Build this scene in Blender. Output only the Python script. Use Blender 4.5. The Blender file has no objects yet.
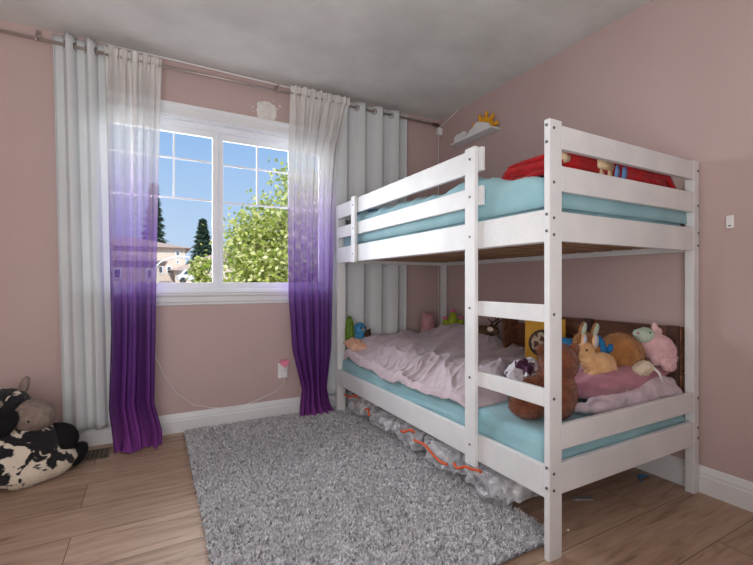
import bpy, bmesh, math, random
import numpy as np
from mathutils import Vector, Matrix, noise
random.seed(7); np.random.seed(7)
C = bpy.context.scene.collection
PI = math.pi

# ------------------------------------------------------------------ materials
def lin(c):
    c = c/255.0
    return c/12.92 if c <= 0.04045 else ((c+0.055)/1.055)**2.4
def rgb(r, g, b): return (lin(r), lin(g), lin(b), 1)

def new_mat(name):
    m = bpy.data.materials.new(name); m.use_nodes = True
    nt = m.node_tree; nt.nodes.clear()
    out = nt.nodes.new('ShaderNodeOutputMaterial')
    return m, nt, out
def N(nt, t, **kw):
    n = nt.nodes.new(t)
    for k, v in kw.items(): setattr(n, k, v)
    return n
def L(nt, a, b): nt.links.new(a, b)

def mat(name, col, rough=0.6, col2=None, scale=8.0, bump=0.0, bscale=60.0, metal=0.0, sheen=0.0,
        stretch=(1,1,1), spec=0.4, trans=0.0, detail=4, coat=0.0, contrast=(0.35,0.65)):
    m, nt, out = new_mat(name)
    p = N(nt, 'ShaderNodeBsdfPrincipled')
    p.inputs['Roughness'].default_value = rough
    p.inputs['Metallic'].default_value = metal
    p.inputs['Specular IOR Level'].default_value = spec
    p.inputs['Sheen Weight'].default_value = sheen
    p.inputs['Coat Weight'].default_value = coat
    tc = N(nt, 'ShaderNodeTexCoord'); mp = N(nt, 'ShaderNodeMapping')
    mp.inputs['Scale'].default_value = stretch
    L(nt, tc.outputs['Object'], mp.inputs['Vector'])
    if col2 is None: col2 = tuple(c*0.86 for c in col[:3])+(1,)
    nz = N(nt, 'ShaderNodeTexNoise'); nz.inputs['Scale'].default_value = scale; nz.inputs['Detail'].default_value = detail
    L(nt, mp.outputs[0], nz.inputs['Vector'])
    cr = N(nt, 'ShaderNodeValToRGB')
    cr.color_ramp.elements[0].position = contrast[0]; cr.color_ramp.elements[1].position = contrast[1]
    cr.color_ramp.elements[0].color = col2; cr.color_ramp.elements[1].color = col
    L(nt, nz.outputs['Fac'], cr.inputs['Fac'])
    L(nt, cr.outputs['Color'], p.inputs['Base Color'])
    if bump > 0:
        nb = N(nt, 'ShaderNodeTexNoise'); nb.inputs['Scale'].default_value = bscale; nb.inputs['Detail'].default_value = 3
        L(nt, mp.outputs[0], nb.inputs['Vector'])
        b = N(nt, 'ShaderNodeBump'); b.inputs['Strength'].default_value = bump; b.inputs['Distance'].default_value = 0.01
        L(nt, nb.outputs['Fac'], b.inputs['Height']); L(nt, b.outputs['Normal'], p.inputs['Normal'])
    sh = p.outputs[0]
    if trans > 0:
        t = N(nt, 'ShaderNodeBsdfTranslucent'); L(nt, cr.outputs['Color'], t.inputs['Color'])
        mx = N(nt, 'ShaderNodeMixShader'); mx.inputs[0].default_value = trans
        L(nt, p.outputs[0], mx.inputs[1]); L(nt, t.outputs[0], mx.inputs[2]); sh = mx.outputs[0]
    L(nt, sh, out.inputs['Surface'])
    return m

M = {}
M['wall'] = mat('pink_paint', rgb(194,171,168), 0.75, rgb(190,166,163), 1.5, 0.12, 220)
M['ceil'] = mat('ceiling_paint', rgb(226,226,223), 0.9, rgb(210,209,206), 3, 0.25, 160)
M['trim'] = mat('white_trim', rgb(228,230,232), 0.4, rgb(222,224,227), 4)
M['vinyl'] = mat('window_vinyl', rgb(235,238,242), 0.35, rgb(230,233,237), 4)
M['bed'] = mat('bed_white_paint', rgb(226,227,228), 0.45, rgb(214,216,218), 5, 0.12, 60, stretch=(1,1,1))
M['slat'] = mat('pine_slat', rgb(176,140,108), 0.6, rgb(140,104,76), 10, stretch=(0.3,3,3))
M['bolt'] = mat('bolt_steel', rgb(120,122,126), 0.35, None, 5, metal=0.8)
M['rod'] = mat('rod_metal', rgb(190,178,172), 0.3, None, 5, metal=0.7)
M['rod_dark'] = mat('rod_bronze', rgb(120,100,88), 0.35, None, 5, metal=0.7)
M['spackle'] = mat('spackle', rgb(232,230,226), 0.9, rgb(218,214,210), 30, 0.3, 80)
M['curtain'] = mat('white_curtain_cloth', rgb(224,228,230), 0.85, rgb(216,220,223), 2, 0.08, 300, trans=0.18)
M['teal'] = mat('teal_sheet', rgb(148,190,199), 0.8, rgb(134,178,188), 6, 0.1, 90, sheen=0.2)
M['blue'] = mat('blue_pillowcase', rgb(82,128,164), 0.8, rgb(70,112,150), 6, 0.1, 90)
M['lilac'] = mat('lilac_fleece', rgb(204,186,194), 0.95, rgb(188,170,180), 14, 0.35, 160, sheen=0.4)
M['red'] = mat('red_fleece', rgb(186,18,26), 0.9, rgb(150,10,18), 12, 0.3, 140, sheen=0.1)
M['white_plastic'] = mat('white_plastic', rgb(235,235,234), 0.35, rgb(228,228,228), 4)
M['pinkheart'] = mat('pink_heart_plastic', rgb(240,140,168), 0.35)
M['yellow'] = mat('sun_yellow_paint', rgb(240,178,40), 0.5, rgb(228,160,30), 8)
M['wood_dark'] = mat('rustic_brown_wood', rgb(132,88,62), 0.6, rgb(82,50,34), 9, 0.3, 40, stretch=(4,0.6,4))
M['wood_end'] = mat('charred_brown_wood', rgb(84,56,42), 0.6, rgb(52,34,26), 9, 0.2, 40)
M['bear'] = mat('brown_plush', rgb(140,82,54), 0.95, rgb(108,60,38), 25, 0.5, 180, sheen=0.3)
M['bunny'] = mat('golden_brown_plush', rgb(186,130,72), 0.95, rgb(156,102,52), 25, 0.5, 180, sheen=0.3)
M['tan'] = mat('tan_plush', rgb(226,182,134), 0.95, rgb(204,156,108), 30, 0.5, 180, sheen=0.3)
M['greyplush'] = mat('grey_plush', rgb(196,196,204), 0.95, rgb(176,176,186), 30, 0.4, 180)
M['cream'] = mat('cream_plush', rgb(240,226,206), 0.95, rgb(222,206,184), 30, 0.5, 180)
M['pinkplush'] = mat('pink_plush', rgb(238,200,202), 0.95, rgb(224,180,186), 30, 0.5, 180, sheen=0.3)
M['mint'] = mat('mint_plush', rgb(206,222,206), 0.95, rgb(188,206,190), 30, 0.5, 180)
M['mauve'] = mat('mauve_cloth', rgb(186,128,142), 0.85, rgb(166,106,124), 10, 0.2, 80, sheen=0.2)
M['greycloth'] = mat('slate_cloth', rgb(110,104,122), 0.85)
M['bluescarf'] = mat('blue_scarf', rgb(30,112,168), 0.8)
M['green'] = mat('green_plush', rgb(96,134,62), 0.95, rgb(64,100,44), 30, 0.5, 160)
M['lime'] = mat('lime_plush', rgb(156,176,52), 0.95, rgb(132,150,40), 30, 0.4, 160)
M['hotpink'] = mat('hot_pink_plush', rgb(214,104,150), 0.9)
M['blueplush'] = mat('blue_plush', rgb(84,156,196), 0.95, rgb(58,124,170), 30, 0.5, 160)
M['darkbrown'] = mat('dark_brown_plush', rgb(84,60,46), 0.95, rgb(58,40,30), 30, 0.5, 160)
M['peach'] = mat('peach_cushion', rgb(222,178,152), 0.9, rgb(206,160,134), 20, 0.3, 100)
M['dustypink'] = mat('dusty_pink_plush', rgb(196,150,156), 0.9, rgb(176,130,138), 20, 0.3, 100)
M['black'] = mat('black_plastic', rgb(22,22,24), 0.4)
M['taupe'] = mat('taupe_plush', rgb(150,134,124), 0.95, rgb(126,112,104), 40, 0.5, 160)
M['blackplush'] = mat('black_plush', rgb(26,24,28), 0.95, rgb(14,13,16), 40, 0.5, 160)
M['orange'] = mat('orange_zip', rgb(236,94,42), 0.5)
M['vent'] = mat('floor_vent_metal', rgb(118,104,88), 0.4, rgb(84,72,62), 40, metal=0.5)
M['ventdark'] = mat('vent_opening', rgb(24,20,18), 0.8)
M['clothes'] = mat('stored_clothes', rgb(206,200,200), 0.9, rgb(150,152,162), 14, contrast=(0.45,0.55))
M['yellowbox'] = mat('yellow_card', rgb(226,172,52), 0.6, rgb(214,158,40), 8)
M['antler'] = mat('horn_plush', rgb(112,86,62), 0.9, rgb(70,52,38), 30, 0.4, 120)

def cow_mat():
    m, nt, out = new_mat('cow_print_plush')
    p = N(nt, 'ShaderNodeBsdfPrincipled'); p.inputs['Roughness'].default_value = 0.95
    p.inputs['Sheen Weight'].default_value = 0.2
    tc = N(nt, 'ShaderNodeTexCoord')
    nz = N(nt, 'ShaderNodeTexNoise'); nz.inputs['Scale'].default_value = 11; nz.inputs['Detail'].default_value = 2.5; nz.inputs['Roughness'].default_value = 0.62; nz.inputs['Distortion'].default_value = 0.8
    L(nt, tc.outputs['Object'], nz.inputs['Vector'])
    cr = N(nt, 'ShaderNodeValToRGB'); cr.color_ramp.elements[0].position = 0.485; cr.color_ramp.elements[1].position = 0.51
    cr.color_ramp.elements[0].color = rgb(20,19,24); cr.color_ramp.elements[1].color = rgb(226,214,198)
    L(nt, nz.outputs['Fac'], cr.inputs['Fac']); L(nt, cr.outputs['Color'], p.inputs['Base Color'])
    nb = N(nt, 'ShaderNodeTexNoise'); nb.inputs['Scale'].default_value = 170
    L(nt, tc.outputs['Object'], nb.inputs['Vector'])
    b = N(nt, 'ShaderNodeBump'); b.inputs['Strength'].default_value = 0.5; b.inputs['Distance'].default_value = 0.01
    L(nt, nb.outputs['Fac'], b.inputs['Height']); L(nt, b.outputs['Normal'], p.inputs['Normal'])
    L(nt, p.outputs[0], out.inputs['Surface']); return m
M['cow'] = cow_mat()

def floor_mat():
    m, nt, out = new_mat('laminate_planks')
    p = N(nt, 'ShaderNodeBsdfPrincipled'); p.inputs['Roughness'].default_value = 0.48; p.inputs['Specular IOR Level'].default_value = 0.3
    tc = N(nt, 'ShaderNodeTexCoord'); mp = N(nt, 'ShaderNodeMapping')
    mp.inputs['Location'].default_value = (0.283+1.35*4, -2.482+0.2435*20, 0)
    L(nt, tc.outputs['Object'], mp.inputs['Vector'])
    br = N(nt, 'ShaderNodeTexBrick'); br.offset = 0.37; br.squash = 1
    br.inputs['Scale'].default_value = 1; br.inputs['Mortar Size'].default_value = 0.0016; br.inputs['Mortar Smooth'].default_value = 0.1
    br.inputs['Brick Width'].default_value = 1.35; br.inputs['Row Height'].default_value = 0.2435; br.inputs['Bias'].default_value = 0
    br.inputs['Color1'].default_value = (0,0,0,1); br.inputs['Color2'].default_value = (1,1,1,1); br.inputs['Mortar'].default_value = (0.5,0.5,0.5,1)
    L(nt, mp.outputs[0], br.inputs['Vector'])
    # grain, different on each plank
    mp2 = N(nt, 'ShaderNodeMapping'); mp2.inputs['Scale'].default_value = (1.2, 12, 1)
    L(nt, tc.outputs['Object'], mp2.inputs['Vector'])
    add = N(nt, 'ShaderNodeVectorMath', operation='MULTIPLY_ADD'); add.inputs[1].default_value = (7, 7, 7)
    L(nt, br.outputs['Color'], add.inputs[0]); L(nt, mp2.outputs[0], add.inputs[2])
    nz = N(nt, 'ShaderNodeTexNoise'); nz.inputs['Scale'].default_value = 2.2; nz.inputs['Detail'].default_value = 8; nz.inputs['Roughness'].default_value = 0.6; nz.inputs['Distortion'].default_value = 1.2
    L(nt, add.outputs[0], nz.inputs['Vector'])
    cr = N(nt, 'ShaderNodeValToRGB'); e = cr.color_ramp.elements
    e[0].position = 0.28; e[0].color = rgb(132,106,88); e[1].position = 0.7; e[1].color = rgb(196,170,150)
    x = cr.color_ramp.elements.new(0.45); x.color = rgb(176,148,128)
    L(nt, nz.outputs['Fac'], cr.inputs['Fac'])
    sh = N(nt, 'ShaderNodeMix', data_type='RGBA', blend_type='MULTIPLY'); sh.inputs['Factor'].default_value = 1
    cr2 = N(nt, 'ShaderNodeValToRGB'); cr2.color_ramp.elements[0].color = (0.82,0.80,0.78,1); cr2.color_ramp.elements[1].color = (1,1,1,1)
    L(nt, br.outputs['Color'], cr2.inputs['Fac'])
    L(nt, cr.outputs['Color'], sh.inputs['A']); L(nt, cr2.outputs['Color'], sh.inputs['B'])
    gr = N(nt, 'ShaderNodeMix', data_type='RGBA', blend_type='MIX'); gr.inputs['B'].default_value = rgb(96,74,58)
    L(nt, br.outputs['Fac'], gr.inputs['Factor']); L(nt, sh.outputs['Result'], gr.inputs['A'])
    L(nt, gr.outputs['Result'], p.inputs['Base Color'])
    bp = N(nt, 'ShaderNodeBump'); bp.inputs['Strength'].default_value = 0.08; bp.inputs['Distance'].default_value = 0.005
    L(nt, nz.outputs['Fac'], bp.inputs['Height']); L(nt, bp.outputs['Normal'], p.inputs['Normal'])
    L(nt, p.outputs[0], out.inputs['Surface']); return m
M['floor'] = floor_mat()

def sheer_mat():
    m, nt, out = new_mat('ombre_sheer_voile')
    tc = N(nt, 'ShaderNodeTexCoord'); sx = N(nt, 'ShaderNodeSeparateXYZ'); L(nt, tc.outputs['Object'], sx.inputs[0])
    mr = N(nt, 'ShaderNodeMapRange'); mr.inputs['From Min'].default_value = 0.0; mr.inputs['From Max'].default_value = 2.4
    L(nt, sx.outputs['Z'], mr.inputs['Value'])
    cr = N(nt, 'ShaderNodeValToRGB'); e = cr.color_ramp.elements
    e[0].position = 0.02; e[0].color = rgb(128,66,142); e[1].position = 1.0; e[1].color = rgb(236,234,232)
    for pos, c in ((0.12,rgb(108,56,134)),(0.30,rgb(112,70,146)),(0.44,rgb(140,104,178)),(0.55,rgb(168,142,200)),(0.68,rgb(206,196,216)),(0.78,rgb(222,221,220))):
        x = e.new(pos); x.color = c
    L(nt, mr.outputs[0], cr.inputs['Fac'])
    ar = N(nt, 'ShaderNodeValToRGB'); a = ar.color_ramp.elements
    a[0].position = 0.0; a[0].color = (0.97,)*3+(1,); a[1].position = 1.0; a[1].color = (0.80,)*3+(1,)
    x = a.new(0.3); x.color = (0.92,)*3+(1,)
    x = a.new(0.5); x.color = (0.78,)*3+(1,)
    x = a.new(0.7); x.color = (0.72,)*3+(1,)
    L(nt, mr.outputs[0], ar.inputs['Fac'])
    d = N(nt, 'ShaderNodeBsdfDiffuse'); t = N(nt, 'ShaderNodeBsdfTranslucent'); tr = N(nt, 'ShaderNodeBsdfTransparent')
    L(nt, cr.outputs['Color'], d.inputs['Color']); L(nt, cr.outputs['Color'], t.inputs['Color'])
    m1 = N(nt, 'ShaderNodeMixShader'); m1.inputs[0].default_value = 0.05
    L(nt, d.outputs[0], m1.inputs[1]); L(nt, t.outputs[0], m1.inputs[2])
    m2 = N(nt, 'ShaderNodeMixShader'); L(nt, ar.outputs['Color'], m2.inputs[0])
    L(nt, tr.outputs[0], m2.inputs[1]); L(nt, m1.outputs[0], m2.inputs[2])
    L(nt, m2.outputs[0], out.inputs['Surface']); return m
M['sheer'] = sheer_mat()

def glass_mat(name, amt=0.05, rough=0.0):
    m, nt, out = new_mat(name)
    tr = N(nt, 'ShaderNodeBsdfTransparent'); gl = N(nt, 'ShaderNodeBsdfGlossy'); gl.inputs['Roughness'].default_value = rough
    mx = N(nt, 'ShaderNodeMixShader'); mx.inputs[0].default_value = amt
    L(nt, tr.outputs[0], mx.inputs[1]); L(nt, gl.outputs[0], mx.inputs[2]); L(nt, mx.outputs[0], out.inputs['Surface']); return m
M['glass'] = glass_mat('window_glass', 0.006)

def bag_mat():
    m, nt, out = new_mat('clear_vinyl')
    tc = N(nt, 'ShaderNodeTexCoord')
    nz = N(nt, 'ShaderNodeTexNoise'); nz.inputs['Scale'].default_value = 9; nz.inputs['Detail'].default_value = 2; nz.inputs['Distortion'].default_value = 1.5
    L(nt, tc.outputs['Object'], nz.inputs['Vector'])
    cr = N(nt, 'ShaderNodeValToRGB'); cr.color_ramp.elements[0].position = 0.42; cr.color_ramp.elements[1].position = 0.68
    cr.color_ramp.elements[0].color = (0.30,)*3+(1,); cr.color_ramp.elements[1].color = (0.92,)*3+(1,)
    L(nt, nz.outputs['Fac'], cr.inputs['Fac'])
    tr = N(nt, 'ShaderNodeBsdfTransparent')
    p = N(nt, 'ShaderNodeBsdfPrincipled'); p.inputs['Base Color'].default_value = rgb(238,241,246); p.inputs['Roughness'].default_value = 0.12; p.inputs['Specular IOR Level'].default_value = 0.9
    b = N(nt, 'ShaderNodeBump'); b.inputs['Strength'].default_value = 0.8; b.inputs['Distance'].default_value = 0.03
    L(nt, nz.outputs['Fac'], b.inputs['Height']); L(nt, b.outputs['Normal'], p.inputs['Normal'])
    mx = N(nt, 'ShaderNodeMixShader'); L(nt, cr.outputs['Color'], mx.inputs[0])
    L(nt, tr.outputs[0], mx.inputs[1]); L(nt, p.outputs[0], mx.inputs[2]); L(nt, mx.outputs[0], out.inputs['Surface']); return m
M['bag'] = bag_mat()

def rug_mat(name):
    m, nt, out = new_mat(name)
    p = N(nt, 'ShaderNodeBsdfPrincipled'); p.inputs['Roughness'].default_value = 0.95; p.inputs['Specular IOR Level'].default_value = 0.1
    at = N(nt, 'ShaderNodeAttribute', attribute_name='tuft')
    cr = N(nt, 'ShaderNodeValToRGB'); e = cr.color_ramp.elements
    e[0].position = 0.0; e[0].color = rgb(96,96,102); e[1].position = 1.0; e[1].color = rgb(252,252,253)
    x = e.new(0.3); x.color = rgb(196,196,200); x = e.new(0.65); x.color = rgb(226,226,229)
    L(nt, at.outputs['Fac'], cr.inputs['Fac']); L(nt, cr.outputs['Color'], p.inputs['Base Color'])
    L(nt, p.outputs[0], out.inputs['Surface']); return m
M['rug'] = rug_mat('grey_shag_yarn')
M['rugbase'] = mat('rug_backing', rgb(104,104,110), 0.95)

# ------------------------------------------------------------------ helpers
def obj(name, bm, m, parent=None, smooth=False, bevel=0.0, seg=2, subsurf=0):
    me = bpy.data.meshes.new(name)
    bmesh.ops.recalc_face_normals(bm, faces=bm.faces)
    bm.to_mesh(me); bm.free()
    return link(name, me, m, parent, smooth, bevel, seg, subsurf)
def link(name, me, m, parent=None, smooth=False, bevel=0.0, seg=2, subsurf=0):
    for mm in (m if isinstance(m, (list, tuple)) else [m]): me.materials.append(mm)
    o = bpy.data.objects.new(name, me); C.objects.link(o)
    if parent:
        o.parent = parent
        pt = parent.location.copy() if parent.parent is None else Vector()
        me.transform(Matrix.Translation(-pt))
    if smooth:
        for p in me.polygons: p.use_smooth = True
    if bevel > 0:
        b = o.modifiers.new('b', 'BEVEL'); b.width = bevel; b.segments = seg; b.limit_method = 'ANGLE'
        b.harden_normals = False
    if subsurf:
        s = o.modifiers.new('s', 'SUBSURF'); s.levels = subsurf; s.render_levels = subsurf
    return o
def thing(name, label, cat, loc=(0,0,0), group=None):
    o = bpy.data.objects.new(name, None); C.objects.link(o); o.location = loc; o.empty_display_size = 0.1
    return tag(o, label, cat, group)
def tag(o, label, cat, group=None, kind=None):
    o['label'] = label; o['category'] = cat
    if group: o['group'] = group
    if kind: o['kind'] = kind
    return o
def struct(o, label=None, cat=None):
    o['kind'] = 'structure'
    if label: o['label'] = label
    if cat: o['category'] = cat
    return o
def bm_(): return bmesh.new()
def box(bm, x0, x1, y0, y1, z0, z1, rot=None, mi=0):
    vs = [bm.verts.new((x, y, z)) for x in (x0,x1) for y in (y0,y1) for z in (z0,z1)]
    if rot is not None:
        c = Vector(((x0+x1)/2,(y0+y1)/2,(z0+z1)/2))
        for v in vs: v.co = c + rot @ (v.co-c)
    for f in ((0,1,3,2),(4,6,7,5),(0,4,5,1),(2,3,7,6),(0,2,6,4),(1,5,7,3)):
        fc = bm.faces.new([vs[i] for i in f]); fc.material_index = mi
    return vs
def cyl(bm, a, b, r0, r1=None, n=16, caps=True, mi=0):
    a = Vector(a); b = Vector(b); r1 = r0 if r1 is None else r1
    d = (b-a).normalized(); u = d.orthogonal().normalized(); w = d.cross(u)
    A = []; B = []
    for i in range(n):
        t = 2*PI*i/n; e = u*math.cos(t)+w*math.sin(t)
        A.append(bm.verts.new(a+e*r0)); B.append(bm.verts.new(b+e*r1))
    for i in range(n):
        j = (i+1)%n; f = bm.faces.new((A[i],A[j],B[j],B[i])); f.material_index = mi
    if caps:
        bm.faces.new(A[::-1]).material_index = mi; bm.faces.new(B).material_index = mi
def tube(bm, pts, r, n=8, closed=False):
    pts = [Vector(p) for p in pts]; rings = []
    u = None
    for i, p in enumerate(pts):
        a = pts[i-1] if (i > 0 or closed) else pts[i]
        b = pts[(i+1)%len(pts)] if (i < len(pts)-1 or closed) else pts[i]
        d = (b-a).normalized()
        u = d.orthogonal().normalized() if u is None else (u-d*u.dot(d)).normalized()
        w = d.cross(u); rr = r[i] if isinstance(r, (list,tuple)) else r
        rings.append([bm.verts.new(p+(u*math.cos(2*PI*k/n)+w*math.sin(2*PI*k/n))*rr) for k in range(n)])
    m = len(rings)
    for i in range(m if closed else m-1):
        A = rings[i]; B = rings[(i+1)%m]
        for k in range(n): bm.faces.new((A[k],A[(k+1)%n],B[(k+1)%n],B[k]))
    if not closed:
        bm.faces.new(rings[0][::-1]); bm.faces.new(rings[-1])
def ell(bm, c, r, rot=(0,0,0), seg=20, rings=14):
    from mathutils import Euler
    mm = Matrix.Translation(Vector(c)) @ Euler([math.radians(a) for a in rot]).to_matrix().to_4x4() @ Matrix.Diagonal((r[0],r[1],r[2],1))
    bmesh.ops.create_uvsphere(bm, u_segments=seg, v_segments=rings, radius=1, matrix=mm)
def prism(bm, pts, axis, a, b):
    """extrude 2D outline along axis ('x': pts are (y,z); 'y': pts are (x,z); 'z': pts are (x,y))"""
    def P(p, t):
        return {'x':(t,p[0],p[1]), 'y':(p[0],t,p[1]), 'z':(p[0],p[1],t)}[axis]
    A = [bm.verts.new(P(p,a)) for p in pts]; B = [bm.verts.new(P(p,b)) for p in pts]
    bm.faces.new(A); bm.faces.new(B[::-1])
    for i in range(len(pts)):
        j = (i+1)%len(pts); bm.faces.new((A[i],A[j],B[j],B[i]))

def blob(parts, voxel=0.008, smooth=6, wob=0.0, wscale=6.0, flat=None):
    """fuse ellipsoids (centre, radii, rot) into one continuous surface"""
    bm = bm_()
    for p in parts: ell(bm, *p)
    me = bpy.data.meshes.new('tmp'); bm.to_mesh(me); bm.free()
    o = bpy.data.objects.new('tmp', me); C.objects.link(o)
    r = o.modifiers.new('r', 'REMESH'); r.mode = 'VOXEL'; r.voxel_size = voxel
    s = o.modifiers.new('s', 'SMOOTH'); s.iterations = smooth; s.factor = 0.5
    dg = bpy.context.evaluated_depsgraph_get(); dg.update()
    me2 = bpy.data.meshes.new_from_object(o.evaluated_get(dg))
    bpy.data.objects.remove(o); bpy.data.meshes.remove(me)
    if wob:
        for v in me2.vertices:
            n = noise.noise(v.co*wscale)+0.5*noise.noise(v.co*wscale*2.3)
            v.co += v.normal*n*wob
    if flat is not None:
        for v in me2.vertices:
            if v.co.z < flat: v.co.z = flat
    me2.materials.clear()
    return me2
def fur(me, length=0.007, dens=60000, width=0.0016, droop=0.3):
    """adds short pile blades to a mesh, returns a new mesh holding both"""
    me.calc_loop_triangles(); n = len(me.vertices)
    co = np.empty(n*3, 'f'); me.vertices.foreach_get('co', co); co = co.reshape(-1,3)
    nt = len(me.loop_triangles); tri = np.empty(nt*3, 'i'); me.loop_triangles.foreach_get('vertices', tri); tri = tri.reshape(-1,3)
    a, b, c = co[tri[:,0]], co[tri[:,1]], co[tri[:,2]]
    nn = np.cross(b-a, c-a); ar = np.linalg.norm(nn, axis=1)*0.5; nn = nn/np.maximum(ar[:,None]*2, 1e-12)
    k = int(ar.sum()*dens); idx = np.random.choice(nt, k, p=ar/ar.sum())
    u, v = np.random.rand(k,1), np.random.rand(k,1); fl = (u+v) > 1; u = np.where(fl,1-u,u); v = np.where(fl,1-v,v)
    p = a[idx]+u*(b[idx]-a[idx])+v*(c[idx]-a[idx]); nr = nn[idx]
    rnd = np.random.randn(k,3)*0.45; d = nr+rnd; d[:,2] -= droop; d /= np.linalg.norm(d,axis=1)[:,None]
    s = np.cross(nr, np.random.randn(k,3)); s /= np.maximum(np.linalg.norm(s,axis=1)[:,None],1e-6)
    ln = length*(0.6+0.8*np.random.rand(k,1))
    V = np.concatenate([p-s*width-nr*0.001, p+s*width-nr*0.001, p+d*ln], axis=1).reshape(-1,3)
    polys = [tuple(q.vertices) for q in me.polygons]
    base = n; F = np.arange(k*3).reshape(-1,3)+base
    m2 = bpy.data.meshes.new('fur')
    m2.from_pydata(np.concatenate([co, V]).tolist(), [], polys+[tuple(x) for x in F.tolist()])
    m2.validate()
    for q in m2.polygons: q.use_smooth = True
    bpy.data.meshes.remove(me)
    return m2
def plush(name, parts, m, parent=None, voxel=0.008, wob=0.0, furlen=0.006, dens=45000, smooth=6, flat=None):
    me = blob(parts, voxel, smooth, wob, flat=flat)
    if furlen: me = fur(me, furlen, dens)
    return link(name, me, m, parent, smooth=True)
def grid(f, nu, nv):
    vs = [f(i/(nu-1), j/(nv-1)) for j in range(nv) for i in range(nu)]
    fs = [(j*nu+i, j*nu+i+1, (j+1)*nu+i+1, (j+1)*nu+i) for j in range(nv-1) for i in range(nu-1)]
    me = bpy.data.meshes.new('g'); me.from_pydata([tuple(v) for v in vs], [], fs); return me
def fb(x, y, z=0, o=4, s=1.0, g=0.5):
    t = 0; a = 1
    for k in range(o):
        t += a*noise.noise(Vector((x*s+17*k, y*s, z*s+5*k))); s *= 2; a *= g
    return t
def ridge(x, y, z=0): return max(0.0, 1-abs(noise.noise(Vector((x,y,z))))*2.4)
def sstep(a, b, x):
    t = max(0, min(1, (x-a)/(b-a))) if a != b else 0
    return t*t*(3-2*t)
def lerp(a, b, t): return a+(b-a)*t
def pl(pts, x):
    if x <= pts[0][0]: return pts[0][1]
    for (a, b), (c, d) in zip(pts, pts[1:]):
        if x <= c: return lerp(b, d, (x-a)/(c-a))
    return pts[-1][1]
def solid(o, t, off=-1):
    s = o.modifiers.new('t', 'SOLIDIFY'); s.thickness = t; s.offset = off; return o

# ------------------------------------------------------------------ room
YW, XR, ZC = 3.06, 2.31, 2.485
XL, YB = -1.75, -1.15
WX0, WX1, WZ0, WZ1 = -0.44, 1.25, 0.93, 2.115     # window opening
T = 0.16
bm = bm_(); box(bm, XL-.2, XR+.2, YB-.2, YW+.2, -0.1, 0); struct(obj('floor', bm, M['floor']), 'pale oak laminate plank floor', 'floor')
bm = bm_(); box(bm, XL-.2, XR+.2, YB-.2, YW+.2, ZC, ZC+.1); struct(obj('ceiling', bm, M['ceil']), 'white painted ceiling', 'ceiling')
bm = bm_()
box(bm, XL-.2, WX0, YW, YW+T, 0, ZC); box(bm, WX1, XR, YW, YW+T, 0, ZC)
box(bm, WX0, WX1, YW, YW+T, 0, WZ0); box(bm, WX0, WX1, YW, YW+T, WZ1, ZC)
wall_back = struct(obj('wall_back', bm, M['wall']), 'dusty pink wall with the window', 'wall')
bm = bm_(); box(bm, XR, XR+.2, YB-.2, YW+.2, 0, ZC); wall_right = struct(obj('wall_right', bm, M['wall']), 'dusty pink wall behind the bunk bed', 'wall')
bm = bm_(); box(bm, XL-.2, XL, YB-.2, YW, 0, ZC); struct(obj('wall_left', bm, M['wall']), 'pink wall on the left', 'wall')
bm = bm_(); box(bm, XL, XR, YB-.2, YB, 0, ZC); struct(obj('wall_front', bm, M['wall']), 'pink wall behind the viewer', 'wall')

# spackle patch above the window (uneven flat dab)
bm = bm_(); c = bm.verts.new((0.735, YW-.004, 2.262)); ring = []
for k in range(44):
    a = 2*PI*k/44; r = 0.068*(1+0.22*noise.noise(Vector((math.cos(a)*2, math.sin(a)*2, 3.1))))
    sq = 1/max(abs(math.cos(a)), abs(math.sin(a)))**0.55
    r *= 1+0.07*noise.noise(Vector((math.cos(a)*7, math.sin(a)*7, 9)))
    ring.append(bm.verts.new((0.735+r*sq*math.cos(a)*1.08, YW-.0012, 2.262+r*sq*math.sin(a))))
for k in range(44): bm.faces.new((c, ring[k], ring[(k+1)%44]))
for dx, dz, r in ((-.10,.01,.006),(-.095,-.02,.004),(.1,.055,.009),(.085,.035,.006),(.05,.085,.004),(-.05,.09,.004),(.12,-.08,.006),(.10,-.075,.004)):
    ell(bm, (0.735+dx, YW, 2.262+dz), (r, .0015, r), seg=8, rings=6)
pt = obj('trim_3', bm, M['spackle'], smooth=True); struct(pt, 'uneven white spackle patch on pink wall above the window', 'wall patch')

def base_profile(h=0.125):
    return [(0,0),(-0.017,0),(-0.017,h*0.62),(-0.013,h*0.68),(-0.013,h*0.76),(-0.008,h*0.86),(-0.004,h*0.95),(0,h)]
bm = bm_(); prism(bm, [(YW+a, b) for a, b in base_profile()], 'x', XL, XR); struct(obj('baseboard_back', bm, M['trim']), 'white baseboard under the window wall', 'baseboard')
bm = bm_(); prism(bm, [(XR+a, b) for a, b in base_profile()], 'y', YB, YW); struct(obj('baseboard_right', bm, M['trim']), 'white baseboard along the right wall', 'baseboard')
bm = bm_(); prism(bm, [(XL-a, b) for a, b in base_profile()], 'y', YB, YW); struct(obj('baseboard_left', bm, M['trim']), 'white baseboard along the left wall', 'baseboard')

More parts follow.
